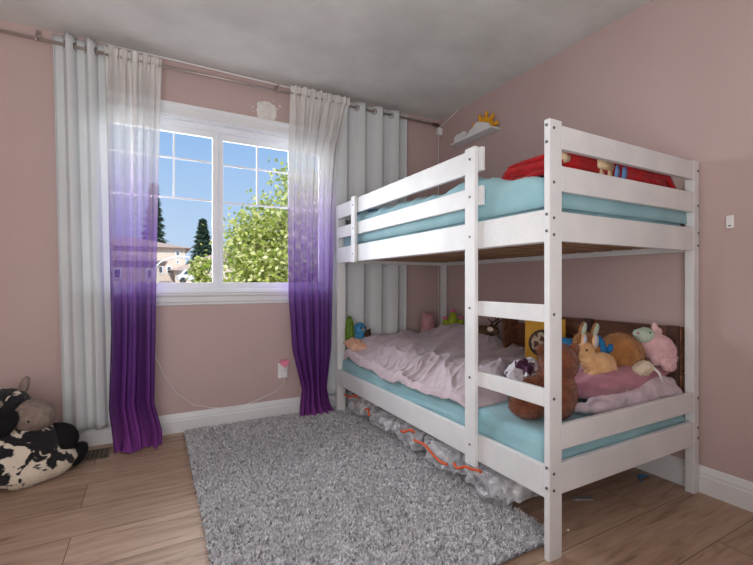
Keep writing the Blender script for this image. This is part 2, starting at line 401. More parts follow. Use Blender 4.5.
# window casing and sill
bm = bm_()
box(bm, WX0-.02, WX0, YW-.016, YW, WZ0, WZ1); box(bm, WX1, WX1+.04, YW-.016, YW, WZ0, WZ1)
prism(bm, [(YW, WZ1-.005),(YW-.018, WZ1-.005),(YW-.018, WZ1+.045),(YW-.03, WZ1+.055),(YW-.034, WZ1+.075),(YW, WZ1+.08)], 'x', WX0-.02, WX1+.05)
struct(obj('trim_1', bm, M['trim'], bevel=0.002), 'white moulded window casing', 'window casing')
bm = bm_()
prism(bm, [(YW+.05, WZ0-.004),(YW-.03, WZ0-.004),(YW-.034, WZ0-.012),(YW-.03, WZ0-.022),(YW-.02, WZ0-.026),(YW-.018, WZ0-.06),(YW-.012, WZ0-.066),(YW-.010, WZ0-.08),(YW, WZ0-.085),(YW+.05, WZ0-.03)], 'x', WX0-.02, WX1+.05)
struct(obj('trim_2', bm, M['trim']), 'white moulded window sill and apron', 'window sill')
# reveal + frame
win = bpy.data.objects.new('window_1', None); C.objects.link(win); win.location = (0.397, 3.12, 0.93)
struct(win, 'white sliding window with grid bars in the upper part of each pane', 'window')
def fr(bm, x0, x1, z0, z1, w, y0, y1, wt=None, wb=None):
    wt = wt or w; wb = wb or w
    box(bm, x0, x0+w, y0, y1, z0, z1); box(bm, x1-w, x1, y0, y1, z0, z1)
    box(bm, x0+w, x1-w, y0, y1, z1-wt, z1); box(bm, x0+w, x1-w, y0, y1, z0, z0+wb)
bm = bm_(); fr(bm, WX0, WX1, WZ0, WZ1, .014, YW-.002, YW+T); obj('window_liner', bm, M['trim'], win)
bm = bm_(); fr(bm, WX0+.014, WX1-.014, WZ0+.0, WZ1-.014, .022, 3.10, 3.17, wt=.035, wb=.03); obj('window_frame', bm, M['vinyl'], win, bevel=.002)
xa, xb, xm = WX0+.036, WX1-.036, 0.4
for k, (x0, x1, yy) in enumerate(((xa, .410, 3.115), (.405, xb, 3.140))):
    bm = bm_(); z0, z1 = WZ0+.03, WZ1-.049
    fr(bm, x0, x1, z0, z1, .04, yy, yy+.025, wt=.045, wb=.04); s = obj('window_sash', bm, M['vinyl'], win, bevel=.002)
    gx0, gx1, gz1 = x0+.04, x1-.04, z1-.045
    bm = bm_()
    H1, H2 = 1.848, 1.577
    for h in (H1, H2): box(bm, gx0, gx1, yy+.011, yy+.017, h-.006, h+.006)
    for j in (1, 2):
        xx = gx0+(gx1-gx0)*j/3
        box(bm, xx-.006, xx+.006, yy+.0105, yy+.0175, H2, gz1)
    g = obj('grid_bars', bm, M['vinyl'], win)
    bm = bm_(); box(bm, gx0, gx1, yy+.006, yy+.009, z0+.04, gz1); obj('window_pane', bm, M['glass'], win)

# ------------------------------------------------------------------ curtain rods
def rod(name, label, x0, x1, y, z0, z1, r, m, br):
    t = thing(name, label, 'curtain rod', (x0, y, z0))
    Z = lambda x: lerp(z0, z1, (x-x0)/(x1-x0))
    bm = bm_(); cyl(bm, (x0,y,z0), (x1,y,z1), r, n=16); obj('pole', bm, m, t, smooth=True)
    for x in br:
        bm = bm_(); z = Z(x)
        tube(bm, [(x, YW-.002, z+.05), (x, YW-.03, z+.052), (x, y+.005, z+.045), (x, y-.012, z+.02), (x, y-.014, z), (x, y-.008, z-.012), (x, y+.004, z-.014)], .0035, 8)
        box(bm, x-.01, x+.01, YW-.005, YW, z+.02, z+.08)
        obj('bracket', bm, M['rod'], t, smooth=False)
    return t
RY1, RY2 = 3.0, 2.962
r1 = rod('curtain_rod', 'thin metal curtain rod carrying the two heavy white grommet curtains', -1.5, 2.25, RY1, 2.388, 2.412, .0095, M['rod'], (-.585, 1.36))
bm = bm_(); cyl(bm, (2.19,RY1,2.412), (2.235,RY1,2.412), .014); cyl(bm, (2.235,RY1,2.412), (2.262,RY1,2.412), .02, .012); obj('finial', bm, M['rod_dark'], r1)
r2 = rod('curtain_rod', 'slimmer front curtain rod carrying the two purple ombre sheers', -.30, 1.33, RY2, 2.372, 2.398, .006, M['rod'], (.80,))

# ------------------------------------------------------------------ curtains
def grommet_curtain(label, x0t, x1t, x0b, x1b, ztop, zrod, zbot, pleats, y, seed, amp=.03, wall=True):
    t = thing('grommet_curtain', label, 'curtain', ((x0t+x1t)/2, y, zbot), group=None)
    def f(u, v):
        z = lerp(zbot, ztop, v)
        a = lerp(x0b, x0t, v); b = lerp(x1b, x1t, v)
        ph = u*pleats*2*PI
        k = math.sin(ph); k = math.copysign(abs(k)**0.7, k)
        uu = u+0.016*math.sin(ph*2+seed)+0.02*noise.noise(Vector((u*3, v*1.5, seed)))*(1-v)
        yy = y+amp*k*(0.75+0.25*v)+0.012*noise.noise(Vector((u*6, v*2.2, seed+4)))*(1-v)
        yy = min(yy, YW-.042)
        return (lerp(a, b, uu), yy, z + (0.0 if v < 1 else 0))
    me = grid(f, 40*int(pleats+1), 60)
    o = link('cloth', me, M['curtain'], t, smooth=True); solid(o, .0025, 0)
    # rings where the cloth crosses the rod
    k = 0
    n = int(pleats*2)
    for i in range(0, n+1):
        u = i/(pleats*2)
        if u < 0.015 or u > 0.985: continue
        p = f(u, (zrod-zbot)/(ztop-zbot))
        bm = bm_(); q0 = f(u-.004, (zrod-zbot)/(ztop-zbot)); q1 = f(u+.004, (zrod-zbot)/(ztop-zbot))
        d = (Vector(q1)-Vector(q0)); d.z = 0; d.normalize(); nn = Vector((0,0,1))
        pts = [Vector((p[0], y, zrod))+(d*math.cos(a)+nn*math.sin(a))*.021 for a in [2*PI*j/20 for j in range(20)]]
        tube(bm, pts, .0032, 6, closed=True); obj('grommet', bm, M['rod_dark'], t, smooth=True)
    return t
grommet_curtain('heavy white grommet curtain hanging at the left, above the plush cow', -.515, -.255, -.465, -.20, 2.45, 2.394, .115, 2.5, RY1, 1.3, amp=.036)
grommet_curtain('heavy white grommet curtain hanging at the right, behind the bunk bed', 1.215, 1.935, 1.20, 1.92, 2.452, 2.406, .12, 4.5, RY1, 5.1, amp=.026)

def sheer_curtain(label, L0, L1, Yp, zbot, ztop, folds, seed, pool):
    t = thing('sheer_curtain', label, 'curtain', (pl(L0, 1.2), RY2, 0))
    def f(u, v):
        z = lerp(zbot, ztop, v)
        a = pl(L0, z); b = pl(L1, z)
        w = u+0.05*noise.noise(Vector((u*4, z*0.9, seed)))*math.sin(PI*u)
        top = sstep(2.2, 2.42, z)
        ph = u*folds*2*PI
        am = lerp(.026, .010, top)
        yy = pl(Yp, z)+am*math.sin(ph+1.2*noise.noise(Vector((u*2, z*0.8, seed))))+.012*noise.noise(Vector((u*9, z*1.3, seed+3)))
        if top > 0: yy += top*.006*math.sin(ph*3.3)
        x = lerp(a, b, w)+0.004*math.cos(ph*1.7)
        if z < pool:
            k = (pool-z)/pool
            yy -= k*k*(.05+.05*noise.noise(Vector((u*5, 1, seed))))
            x += k*k*.05*noise.noise(Vector((u*6, 7, seed)))
        if v > .93: z += .004*math.sin(u*folds*9)
        return (x, min(yy, YW-.03), max(z, .004+.01*abs(math.sin(u*19+seed))))
    me = grid(f, 200, 110)
    o = link('cloth', me, M['sheer'], t, smooth=True)
    # gathered header and bottom hem
    def h(u, v):
        p = Vector(f(u, 1)); p.y -= .010+.005*math.sin(u*150)*math.sin(v*PI); p.z = lerp(ztop-.05, ztop+.012, v)+.004*math.sin(u*90); return p
    link('header', grid(h, 260, 6), M['sheer'], t, smooth=True)
    return t
sheer_curtain('purple ombre sheer curtain at the left of the window', [(0,-.205),(.25,-.235),(.7,-.225),(1.5,-.24),(2.42,-.262)],
              [(0,.06),(.08,.055),(.25,.01),(.8,.018),(1.5,.03),(2.42,.052)], [(0,2.875),(.15,2.90),(.5,2.94),(2.42,2.962)], 0.0, 2.41, 5.5, 2.2, .14)
sheer_curtain('purple ombre sheer curtain at the right of the window, beside the bunk bed', [(0,.925),(.08,.955),(.2,.975),(.5,.90),(.9,.868),(1.6,.865),(2.42,.882)],
              [(0,1.23),(.08,1.19),(.2,1.165),(.5,1.20),(.9,1.21),(1.6,1.235),(2.0,1.26),(2.42,1.36)], [(0,2.95),(.15,2.955),(.5,2.955),(2.42,2.962)], 0.0, 2.435, 7.5, 8.7, .12)

# ------------------------------------------------------------------ small wall things
bm = bm_()
tube(bm, [(-.25, YW-.012, ZC-.010), (0.2, YW-.012, ZC-.010), (1.2, YW-.012, ZC-.022), (2.22, YW-.012, 2.445)], .006, 8)
tag(obj('ceiling_cable', bm, M['white_plastic'], smooth=True), 'thin white cable running along the top of the window wall under the ceiling', 'cable')
t = thing('cable_adapter', 'small white adapter box in the corner under the ceiling with hanging cable', 'adapter', (2.285, 3.03, 2.37))
bm = bm_(); box(bm, 2.262, 2.305, 3.0, 3.045, 2.335, 2.40); obj('body', bm, M['white_plastic'], t, bevel=.006)
bm = bm_(); tube(bm, [(2.285, 3.03, 2.34),(2.288, 3.04, 2.2),(2.286,3.042,1.6),(2.29,3.04,.9),(2.285,3.04,.2)], .0035, 6); obj('cable', bm, M['white_plastic'], t, smooth=True)
bm = bm_(); tube(bm, [(2.29, 3.03, 2.40),(2.298, 2.95, 2.435),(2.303, 2.78, 2.478)], .0035, 6); obj('cable', bm, M['white_plastic'], t, smooth=True)

t = thing('wall_switch', 'small white wall switch on the pink right wall beside the bunk bed', 'switch', (XR, .885, 1.276))
bm = bm_(); box(bm, XR-.012, XR+.002, .870, .900, 1.245, 1.305); obj('body', bm, M['white_plastic'], t, bevel=.004)
bm = bm_(); box(bm, XR-.0135, XR-.011, .879, .889, 1.255, 1.260); obj('indicator', bm, M['bolt'], t)

# outlet, heart night light, charger and cord
t = thing('wall_outlet', 'white wall outlet low on the pink wall beside the right sheer curtain', 'outlet', (.855, YW, .34))
bm = bm_(); box(bm, .818, .892, YW-.006, YW, .285, .40); obj('cover_plate', bm, M['white_plastic'], t, bevel=.002)
t = thing('night_light', 'pink heart shaped night light plugged into the wall outlet', 'night light', (.86, YW-.02, .385))
pts = []
for k in range(40):
    a = 2*PI*k/40; hx = 16*math.sin(a)**3; hz = 13*math.cos(a)-5*math.cos(2*a)-2*math.cos(3*a)-math.cos(4*a)
    pts.append((.86+hx*.0021, .400+hz*.0021))
bm = bm_(); prism(bm, pts, 'y', YW-.045, YW-.022); obj('heart', bm, M['pinkheart'], t, bevel=.006, seg=3)
bm = bm_(); box(bm, .845, .875, YW-.023, YW-.006, .372, .40); obj('plug', bm, M['white_plastic'], t, bevel=.003)
t = thing('phone_charger', 'white plug-in charger below the heart night light with a thin cord trailing to the left', 'charger', (.862, YW-.02, .31))
bm = bm_(); box(bm, .843, .881, YW-.034, YW-.006, .292, .345); obj('plug_body', bm, M['white_plastic'], t, bevel=.005)
bm = bm_()
P = [(.862,YW-.03,.292),(.855,YW-.03,.25),(.80,YW-.03,.20),(.70,YW-.03,.165),(.60,YW-.03,.135),(.48,YW-.028,.12),(.36,YW-.03,.14),(.24,YW-.028,.175),(.14,YW-.024,.27),(.07,YW-.02,.38),(.02,YW-.016,.50),(-.02,YW-.013,.60),(-.06,YW-.012,.72)]
Q = []
for i in range(len(P)-1):
    for s in range(6):
        q = Vector(P[i]).lerp(Vector(P[i+1]), s/6); q.x += .002*math.sin(i*6+s); Q.append(q)
tube(bm, Q, .0022, 6); obj('cord', bm, M['white_plastic'], t, smooth=True)

# floor vent
t = thing('floor_vent', 'metal floor vent set in the floor beside the purple curtain', 'vent', (-.28, 2.90, 0))
bm = bm_(); fr2 = [(-.40,-.225,2.80,2.812),(-.40,-.225,2.948,2.96),(-.40,-.388,2.812,2.948),(-.237,-.225,2.812,2.948)]
for a,b,c_,d in fr2: box(bm, a, b, c_, d, 0, .006)
for i in range(7):
    for j in range(5):
        x = -.388+i*.151/7; y = 2.812+j*.136/5
        box(bm, x, x+.006, y, y+.0272, 0.001, .005); box(bm, x+.006, x+.0216, y, y+.005, 0.001, .005)
        box(bm, x+.008, x+.014, y+.011, y+.019, 0.001, .005)
obj('grille', bm, M['vent'], t)
bm = bm_(); box(bm, -.39,-.235,2.81,2.95,0.0003,.0014); obj('duct_opening', bm, M['ventdark'], t)

# ------------------------------------------------------------------ cloud shelf
t = thing('wall_shelf', 'small white wall shelf with a cloud shaped front, high on the right wall', 'shelf', (XR, 2.54, 2.16))
bm = bm_(); box(bm, 2.212, XR, 2.30, 2.775, 2.158, 2.170); obj('shelf_board', bm, M['white_plastic'], t, bevel=.002)
def cloud_outline(y0, z0, s):
    cs = [(.01,.022,.036),(.055,.030,.048),(.105,.038,.056),(.16,.022,.045),(.20,.006,.034)]
    pts = []
    K = 60
    for k in range(K+1):
        yy = -.034+ (.252)*k/K
        zz = 0
        for c, h, r in cs:
            if abs(yy-c) < r: zz = max(zz, h-.02+math.sqrt(r*r-(yy-c)**2))
        pts.append((y0+yy*s, z0+max(zz,.0)*s))
    pts = [(y0-.034*s, z0)]+[p for p in pts if p[1] > z0+.0005]+[(y0+.218*s, z0)]
    return pts
bm = bm_(); prism(bm, cloud_outline(2.345, 2.1705, 1.05), 'x', 2.216, 2.228); obj('cloud_front', bm, M['white_plastic'], t, bevel=.002)
t2 = thing('sun_ornament', 'yellow wooden half sun with stubby rays standing behind the cloud on the wall shelf', 'ornament', (2.275, 2.42, 2.17))
bm = bm_(); cy, cz, R0 = 2.45, 2.172, .118
pts = [(cy+R0*math.cos(a), cz+R0*math.sin(a)) for a in [PI*k/24 for k in range(25)]]
prism(bm, pts, 'x', 2.27, 2.286); obj('sun_disc', bm, M['yellow'], t2, bevel=.002)
for k in range(6):
    a = math.radians(12+31*k); d = Vector((0, math.cos(a), math.sin(a))); s = Vector((0,-math.sin(a),math.cos(a)))
    bm = bm_(); c0 = Vector((2.278, cy, cz))
    tube(bm, [c0+d*(R0-.004), c0+d*(R0+.03), c0+d*(R0+.042)], [.015,.0145,.009], 10); obj('ray', bm, M['yellow'], t2, smooth=True)
bm = bm_(); pts = [(2.62+.0,2.171),(2.745,2.171),(2.75,2.19),(2.745,2.215),(2.72,2.235),(2.66,2.230),(2.62,2.236),(2.61,2.215),(2.595,2.171)]
prism(bm, pts, 'x', 2.225, 2.26); tag(obj('shelf_block', bm, M['white_plastic'], bevel=.006), 'small white block lying on the wall shelf left of the cloud', 'block')

# ------------------------------------------------------------------ bunk bed
BX0, BX1, BY0, BY1 = 1.242, 2.290, 1.0, 2.962
bed = thing('bunk_bed', 'white painted wooden bunk bed with slatted guard rails and ladder, against the right wall', 'bunk bed', (BX0, BY0, 0))
def bbox(name, *a, m='bed', bevel=.003, parent=None):
    bm = bm_(); box(bm, *a); return obj(name, bm, M[m], parent or bed, bevel=bevel)
BH = 1.587
posts = []
posts.append(bbox('post', BX0, BX0+.067, BY0, BY0+.024, 0, BH))
posts.append(bbox('post', BX1-.046, BX1, BY0, BY0+.04, 0, BH-.01))
posts.append(bbox('post', BX0, BX0+.067, BY1-.04, BY1, 0, BH))
posts.append(bbox('post', BX1-.046, BX1, BY1-.04, BY1, 0, BH-.01))
# end panels (near end and head end)
EZ = [(1.487,1.572),(1.332,1.425),(1.150,1.258),(.390,.480),(.230,.342)]
for z0, z1 in EZ:
    bbox('end_rail', BX0+.067, BX1-.046, BY0+.001, BY0+.023, z0, z1)
    bbox('end_rail', BX0+.067, BX1-.046, BY1-.023, BY1-.001, z0, z1)
# long rails
for z0, z1 in ((1.148,1.264),(.225,.345)):
    zz0 = z0 if z0 > 1 else .222
    bbox('side_rail', BX0+.001, BX0+.022, BY0+.024, BY1-.04, zz0, z1-(.007 if z0<1 else 0))
    bbox('side_rail', BX1-.023, BX1-.002, BY0+.04, BY1-.04, z0, z1)
for z0, z1 in ((1.485,1.588),(1.335,1.420)):
    bbox('guard_rail', BX0+.001, BX0+.021, 1.347, BY1-.04, z0, z1)
bbox('guard_rail', BX1-.022, BX1-.002, BY0+.04, BY1-.04, 1.335, 1.42)
lad = bbox('ladder_post', BX0-.020, BX0, 1.366, 1.432, .20, 1.592)
bat = bbox('guard_batten', BX0-.020, BX0, 2.575, 2.636, 1.14, 1.600)
for z0, z1 in ((.856,.920),(.550,.615)):
    bbox('rung', BX0+.0, BX0+.022, BY0+.024, 1.37, z0, z1)
# slats
for zz in (1.175, .248):
    bm = bm_()
    for k in range(17):
        y = 1.07+k*.112; box(bm, BX0+.03, BX1-.03, y, y+.065, zz, zz+.018)
    obj('slat_base', bm, M['slat'], bed)
    for x0, x1 in ((BX0+.022, BX0+.045),(BX1-.046,BX1-.023)):
        bbox('slat_ledge', x0, x1, BY0+.045, BY1-.045, zz-.028, zz, bevel=.001)
def bolt(x, y, z, ax, parent):
    bm = bm_(); d = {'x':Vector((-1,0,0)),'y':Vector((0,-1,0))}[ax]; p = Vector((x,y,z))-bed.location
    cyl(bm, p-d*.001, p+d*.0025, .0055, n=12); cyl(bm, p+d*.0025, p+d*.0035, .0042, .003, n=12)
    me = bpy.data.meshes.new('bolt'); bm.to_mesh(me); bm.free(); me.materials.append(M['bolt'])
    o = bpy.data.objects.new('bolt', me); C.objects.link(o); o.parent = parent
for z in (.325,.265): bolt(BX0+.022, BY0, z-.012, 'y', posts[0])
for z in (1.232,1.172,.885,.582): bolt(BX0+.022, BY0, z, 'y', posts[0])
for z in (1.555, 1.36): bolt(BX0+.022, BY0, z, 'y', posts[0])
for z in (.335,.262,1.245,1.185,1.565,1.505): bolt(BX0, BY0+.012, z, 'x', posts[0])
for z in (1.235,1.175,1.53,1.365,.45,.31,.26): bolt(BX1-.01, BY0, z, 'y', posts[1])
for z in (1.54,1.375,1.20,.888,.584,.29): bolt(BX0-.020, 1.399, z, 'x', lad)
for z in (1.54,1.375,1.2): bolt(BX0-.020, 2.605, z, 'x', bat)

# ------------------------------------------------------------------ mattresses
def mattress(label, x0, x1, y0, y1, z0, z1, m, wr, seed, name='mattress', dome=None):
    cx, cy, cz = (x0+x1)/2, (y0+y1)/2, (z0+z1)/2
    a, b, c = (x1-x0)/2, (y1-y0)/2, (z1-z0)/2
    bm = bm_(); bmesh.ops.create_cube(bm, size=2)
    bmesh.ops.subdivide_edges(bm, edges=bm.edges, cuts=60, use_grid_fill=True)
    for v in bm.verts:
        p = v.co.copy(); q = Vector((p.x*a, p.y*b, p.z*c)); r = .045
        inner = Vector((max(-a+r, min(a-r, q.x)), max(-b+r, min(b-r, q.y)), max(-c+r, min(c-r, q.z))))
        d = q-inner
        if d.length > 1e-6: q = inner+d.normalized()*min(r, max(d.length, 0)) if d.length > r else q
        w = Vector((cx, cy, cz))+q
        side = 1 if abs(p.z) < .98 else 0
        n = fb(w.x*4, w.y*4, w.z*4+seed, 4)
        str_ = abs(noise.noise(Vector((w.y*2.5+w.x*2, w.z*26, seed))))*side
        nn = d.normalized() if d.length > 1e-6 else Vector((0,0,1))
        w += nn*(n*wr - str_*wr*0.9)
        if dome and p.z > 0: w.z += dome(w.x, w.y)*(p.z)
        w.x = max(min(w.x, x1+.0), x0-.0)
        w.z = max(w.z, z0)
        v.co = w
    o = obj(name, bm, m, smooth=True)
    return tag(o, label, 'mattress')
mattress('lower bunk mattress in a pale teal fitted sheet', 1.268, 2.262, 1.03, 2.935, .268, .432, M['teal'], .010, 3)
mattress('upper bunk mattress in a teal fitted sheet', 1.280, 2.262, 1.045, 2.935, 1.195, 1.385, M['teal'], .009, 9)
# duvet on the upper bunk
def duvet(u, v):
    x = lerp(1.272, 2.255, u); y = lerp(1.04, 2.75, v)
    e = min(u, 1-u)*0.98; ey = min(v, 1-v)*1.5
    h = sstep(-.02, .05, e)*sstep(0, .10, ey)
    r = ridge(x*2+y*1.2, y*3.0-x*2.2, 2.2)**3
    fine = ridge(x*5.5-y*2.5, y*4+x*4, 6.3)**4
    z = 1.383+h*(pl([(1.05,.018),(1.2,.03),(1.42,.070),(2.7,.100)], y)+.035*noise.noise(Vector((x*2, y*2, 4)))+.022*r+.012*fine) + .004
    y += .012*noise.noise(Vector((x*6, 2, v*3)))*sstep(0,.1,v)
    if u < .045:
        k = 1-u/.045; z = lerp(z, 1.28, k**1.6); x = 1.267+.02*(1-k)**2+.004*noise.noise(Vector((y*9, z*4, 2)))*k
    if v < .03:
        k = 1-v/.03; z = lerp(z, 1.28, k**1.6); y = 1.030+.02*(1-k)**2
    return (x, y, z)
o = link('duvet', grid(duvet, 110, 180), M['teal'], smooth=True); solid(o, .008, -1)
tag(o, 'rumpled teal duvet spread over the upper bunk mattress', 'duvet')
def pillow_mesh(c, r, rot=(0,0,0), flatten=2.4, seed=0, n=48, wr=.012):
    from mathutils import Euler
    R = Euler([math.radians(a) for a in rot]).to_matrix(); bm = bm_()
    top = {}
    for s in (1, -1):
        g = [[None]*n for _ in range(n)]
        for i in range(n):
            for j in range(n):
                u = i/(n-1)*2-1; w = j/(n-1)*2-1
                k = (1-abs(u)**flatten)*(1-abs(w)**flatten)
                edge = i in (0,n-1) or j in (0,n-1)
                pin = 1-.07*(1-abs(u))*(abs(w)**4); pin2 = 1-.07*(1-abs(w))*(abs(u)**4)
                p = Vector((u*r[0]*pin2, w*r[1]*pin, s*r[2]*max(k,0)**.55))
                if not edge: p.z += s*wr*fb(u*2+seed, w*2, s*3+seed, 3)*max(k,0)**.3
                if edge and s == -1: g[i][j] = top[(i,j)]
                else:
                    vv = bm.verts.new(Vector(c)+R@p); g[i][j] = vv
                    if edge: top[(i,j)] = vv
        for i in range(n-1):
            for j in range(n-1):
                f = (g[i][j], g[i+1][j], g[i+1][j+1], g[i][j+1])
                bm.faces.new(f if s == 1 else f[::-1])
    return bm
o = obj('pillow', pillow_mesh((1.62, 2.76, 1.485), (.30, .155, .075), (18,0,0), seed=2), M['blue'], smooth=True)
tag(o, 'dark blue pillow at the head of the upper bunk', 'pillow')

# ------------------------------------------------------------------ red blanket (folded, pattern of cream and blue shapes)
def red_blanket():
    t = thing('folded_blanket', 'red fleece blanket with cream and blue shapes, folded at the foot of the upper bunk', 'blanket', (1.8, 1.16, 1.42))
    X0, X1 = 1.36, 2.235
    # cross-section in (y,z): flattened rolled folds
    def sec(u, v, lay):
        x = lerp(X0, X1, u)
        th = v*2*PI
        cy = 1.20+.012*math.sin(u*5+lay); cz = 1.434+lay*.042 + .010*math.sin(u*4+1)
        a = .135-.014*lay; b = .026
        ends = (1-abs(2*u-1)**14)**.5 if 0 < u < 1 else 0.0
        ct, st = math.cos(th), math.sin(th)
        y = cy+a*math.copysign(abs(ct)**.75, ct)*(.86+.14*ends); z = cz+b*math.copysign(abs(st)**.75, st)*(.1+.9*ends)
        n = fb(x*6, th, lay*3.3, 3)*.007
        return (x, y+n, z+n+.005*math.sin(x*22+lay*2))
    bm = bm_(); bmesh.ops.create_cube(bm, size=2); bmesh.ops.subdivide_edges(bm, edges=bm.edges, cuts=44, use_grid_fill=True)
    for v in bm.verts:
        p = v.co; e = 6
        nrm = (abs(p.x)**e+abs(p.y)**e+abs(p.z)**e)**(1/e) or 1
        q = p/nrm
        lay_ = abs(math.sin((q.z*1.5+.5)*PI+.25*math.sin(q.x*3)))**.5        # three folded layers
        ins = 1-.05*(1-lay_)*(1 if max(abs(p.x),abs(p.y)) > .97 else 0)
        n = .006*fb(q.x*4, q.y*3, q.z*3, 3)
        v.co = (1.785+q.x*.425*(1-.4*(1-ins))+n, 1.215+q.y*.155*ins+n, 1.466+q.z*.058+n+.006*math.sin(q.x*4))
    obj('folded_layer', bm, M['red'], t, smooth=True)
    # top flap falling to the left end with fold edges
    def flap(u, v):
        x = lerp(1.335, 2.205, u); y = lerp(1.055, 1.36, v)
        z = 1.528+.008*math.sin(u*5)+.012*fb(x*5, y*5, 2, 3)
        z -= sstep(.93, 1, u)*.045 + sstep(.14, 0, u)*.05 + sstep(.75, 1, v)*.06 + sstep(.10, 0, v)*.022
        return (x, y, z)
    o = link('top_fold', grid(flap, 90, 40), M['red'], t, smooth=True); solid(o, .022, -1)
    for k in range(3):
        bm = bm_()
        tube(bm, [(1.315+.012*k, 1.08+.10*s/6.+.0, 1.43+.014*k+.004*math.sin(s+k)) if False else (1.34+.014*k+.003*math.sin(s*2+k), 1.08+.25*s/8, 1.427+.024*k+.004*math.sin(s*1.3+k)) for s in range(9)], .013, 10)
        obj('fold_edge', bm, M['red'], t, smooth=True)
    # pattern pieces on the near side and top
    pat_c = mat('cream_print', rgb(232,206,168), .9); pat_b = mat('blue_print', rgb(120,160,214), .9); pat_k = mat('black_print', rgb(36,26,28), .9); pat_y = mat('yellow_print', rgb(236,196,72), .9)
    def patch(ptsxz, m, name='print_shape'):
        bm = bm_(); top = [];
        # project on the near side: follow the layer surface
        K = 8
        (xa, za), (xb, zb), w = ptsxz
        A = []; B = []
        for k in range(K+1):
            q = k/K; x = lerp(xa, xb, q); z = lerp(za, zb, q)
            yy = 1.0620 - .0 + .004*math.sin(q*3)
            A.append(bm.verts.new((x-w/2, yy+.008*abs(q-.5), z))); B.append(bm.verts.new((x+w/2, yy+.008*abs(q-.5), z)))
        for k in range(K): bm.faces.new((A[k],B[k],B[k+1],A[k+1]))
        o = obj(name, bm, m, t, smooth=True); solid(o, .004, 0)
    return t, patch, (pat_c, pat_b, pat_k, pat_y), flap
rb, rpatch, pats, rflap = red_blanket()
def on_flap(outline, m, name='print_shape'):
    """flat cloth print lying on top fold; outline in (u,v)"""
    bm = bm_(); vs = []
    c = (sum(p[0] for p in outline)/len(outline), sum(p[1] for p in outline)/len(outline))
    q = Vector(rflap(*c)); q.z += .003; cc = bm.verts.new(q)
    ring = []
    for p in outline:
        q = Vector(rflap(*p)); q.z += .003; ring.append(bm.verts.new(q))
    for i in range(len(ring)): bm.faces.new((cc, ring[i], ring[(i+1)%len(ring)]))
    obj(name, bm, m, rb, smooth=True)
def oval(cu, cv, ru, rv, k=20): return [(cu+ru*math.cos(2*PI*i/k), cv+rv*math.sin(2*PI*i/k)) for i in range(k)]
on_flap(oval(.10,.55,.05,.10), pats[2]); on_flap(oval(.15,.75,.05,.12), pats[3]); on_flap(oval(.08,.8,.03,.08), pats[0])
on_flap(oval(.22,.5,.04,.12), pats[0]); on_flap(oval(.45,.3,.06,.2), pats[0]); on_flap(oval(.6,.3,.03,.25), pats[1])
# prints on the near long side (seen between the end rails)
def side_print(x0, x1, z0, z1, m, sl=0.0):
    bm = bm_(); K = 10; A = []; B = []
    for k in range(K+1):
        q = k/K; z = lerp(z0, z1, q); wv = math.sqrt(max(0,1-(2*q-1)**4))
        y = 1.0555+.006*(2*q-1)**2
        A.append(bm.verts.new((lerp(x0,x1,.5)-(x1-x0)/2*wv+sl*q, y, z))); B.append(bm.verts.new((lerp(x0,x1,.5)+(x1-x0)/2*wv+sl*q, y, z)))
    for k in range(K): bm.faces.new((A[k],B[k],B[k+1],A[k+1]))
    o = obj('print_shape', bm, m, rb, smooth=True); solid(o, .003, 0)
for a in ((1.37,1.43,1.465,1.505,pats[0],0),(1.60,1.71,1.465,1.515,pats[0],0.0),(1.60,1.63,1.40,1.475,pats[0],.02),(1.655,1.685,1.40,1.475,pats[0],.02),(1.70,1.73,1.405,1.505,pats[1],.03),(1.75,1.785,1.405,1.505,pats[1],.03)):
    side_print(*a)

# ------------------------------------------------------------------ lilac blanket on the lower bunk
def near_y(x):
    return pl([(1.24,1.44),(1.36,1.43),(1.5,1.44),(1.62,1.54),(1.8,1.66),(2.2,1.82)], x)
def lilac(u, v):
    # u across the bed from the front hem to the wall, v from near end to the head
    uu = u*1.06-.06
    x = lerp(1.262, 2.215, max(uu, 0))
    yn = near_y(x); y = lerp(yn, 2.925-.10*sstep(.25,0,u), v)
    hx = sstep(0, .25, uu)
    zb = .447+.045*sstep(2.1,2.7,y)+.05*hx+pl([(1.3,0),(1.9,.03),(2.25,.07)], x)
    wx_ = x+.10*noise.noise(Vector((x*2.2, y*2.2, 11))); wy_ = y+.16*noise.noise(Vector((x*2.0, y*2.0, 21)))
    p1 = wx_*.83+wy_*.56; p2 = -wx_*.56+wy_*.83      # long soft folds run along p1
    r = ridge(p1*1.3, p2*3.4, 1.7)**2
    r2 = ridge(p1*2.2+3, p2*7.5, 5.1)**2.5
    r3 = ridge(p1*4.5, p2*15+wx_*3, 8.1)**3
    z = zb+.028*r+.022*r2*(.5+.5*hx)+.010*r3+.035*noise.noise(Vector((x*2.2, y*2.2, 3)))
    hump = math.exp(-(((x-2.10)/.13)**2+((y-2.45)/.30)**2)); z += .045*hump
    z -= .03*math.exp(-(((x-2.1)/.25)**2+((y-1.9)/.25)**2))
    e = min(v*(2.9-yn), 1)
    z = lerp(.440, z, sstep(0, .10, e))
    tuck = sstep(.93,1,v); z -= tuck*.03
    if u < .075:
        k = 1-u/.075; x -= .014*math.sin(k*PI/2); z = z-pl([(1.4,.012),(1.75,.03),(2.1,.055),(2.9,.06)], y)*k*k*(1+.5*noise.noise(Vector((y*4, 1, 1)))) - .0
        x += .008*noise.noise(Vector((y*9, k, 4)))
        x = min(max(x, 1.246), 1.262)
    return (x, y+.01*noise.noise(Vector((x*5, y*5, 9))), z)
o = link('fleece_blanket', grid(lilac, 170, 260), M['lilac'], smooth=True); solid(o, .012, -1)
tag(o, 'large rumpled lilac fleece blanket spread over the lower bunk', 'blanket')

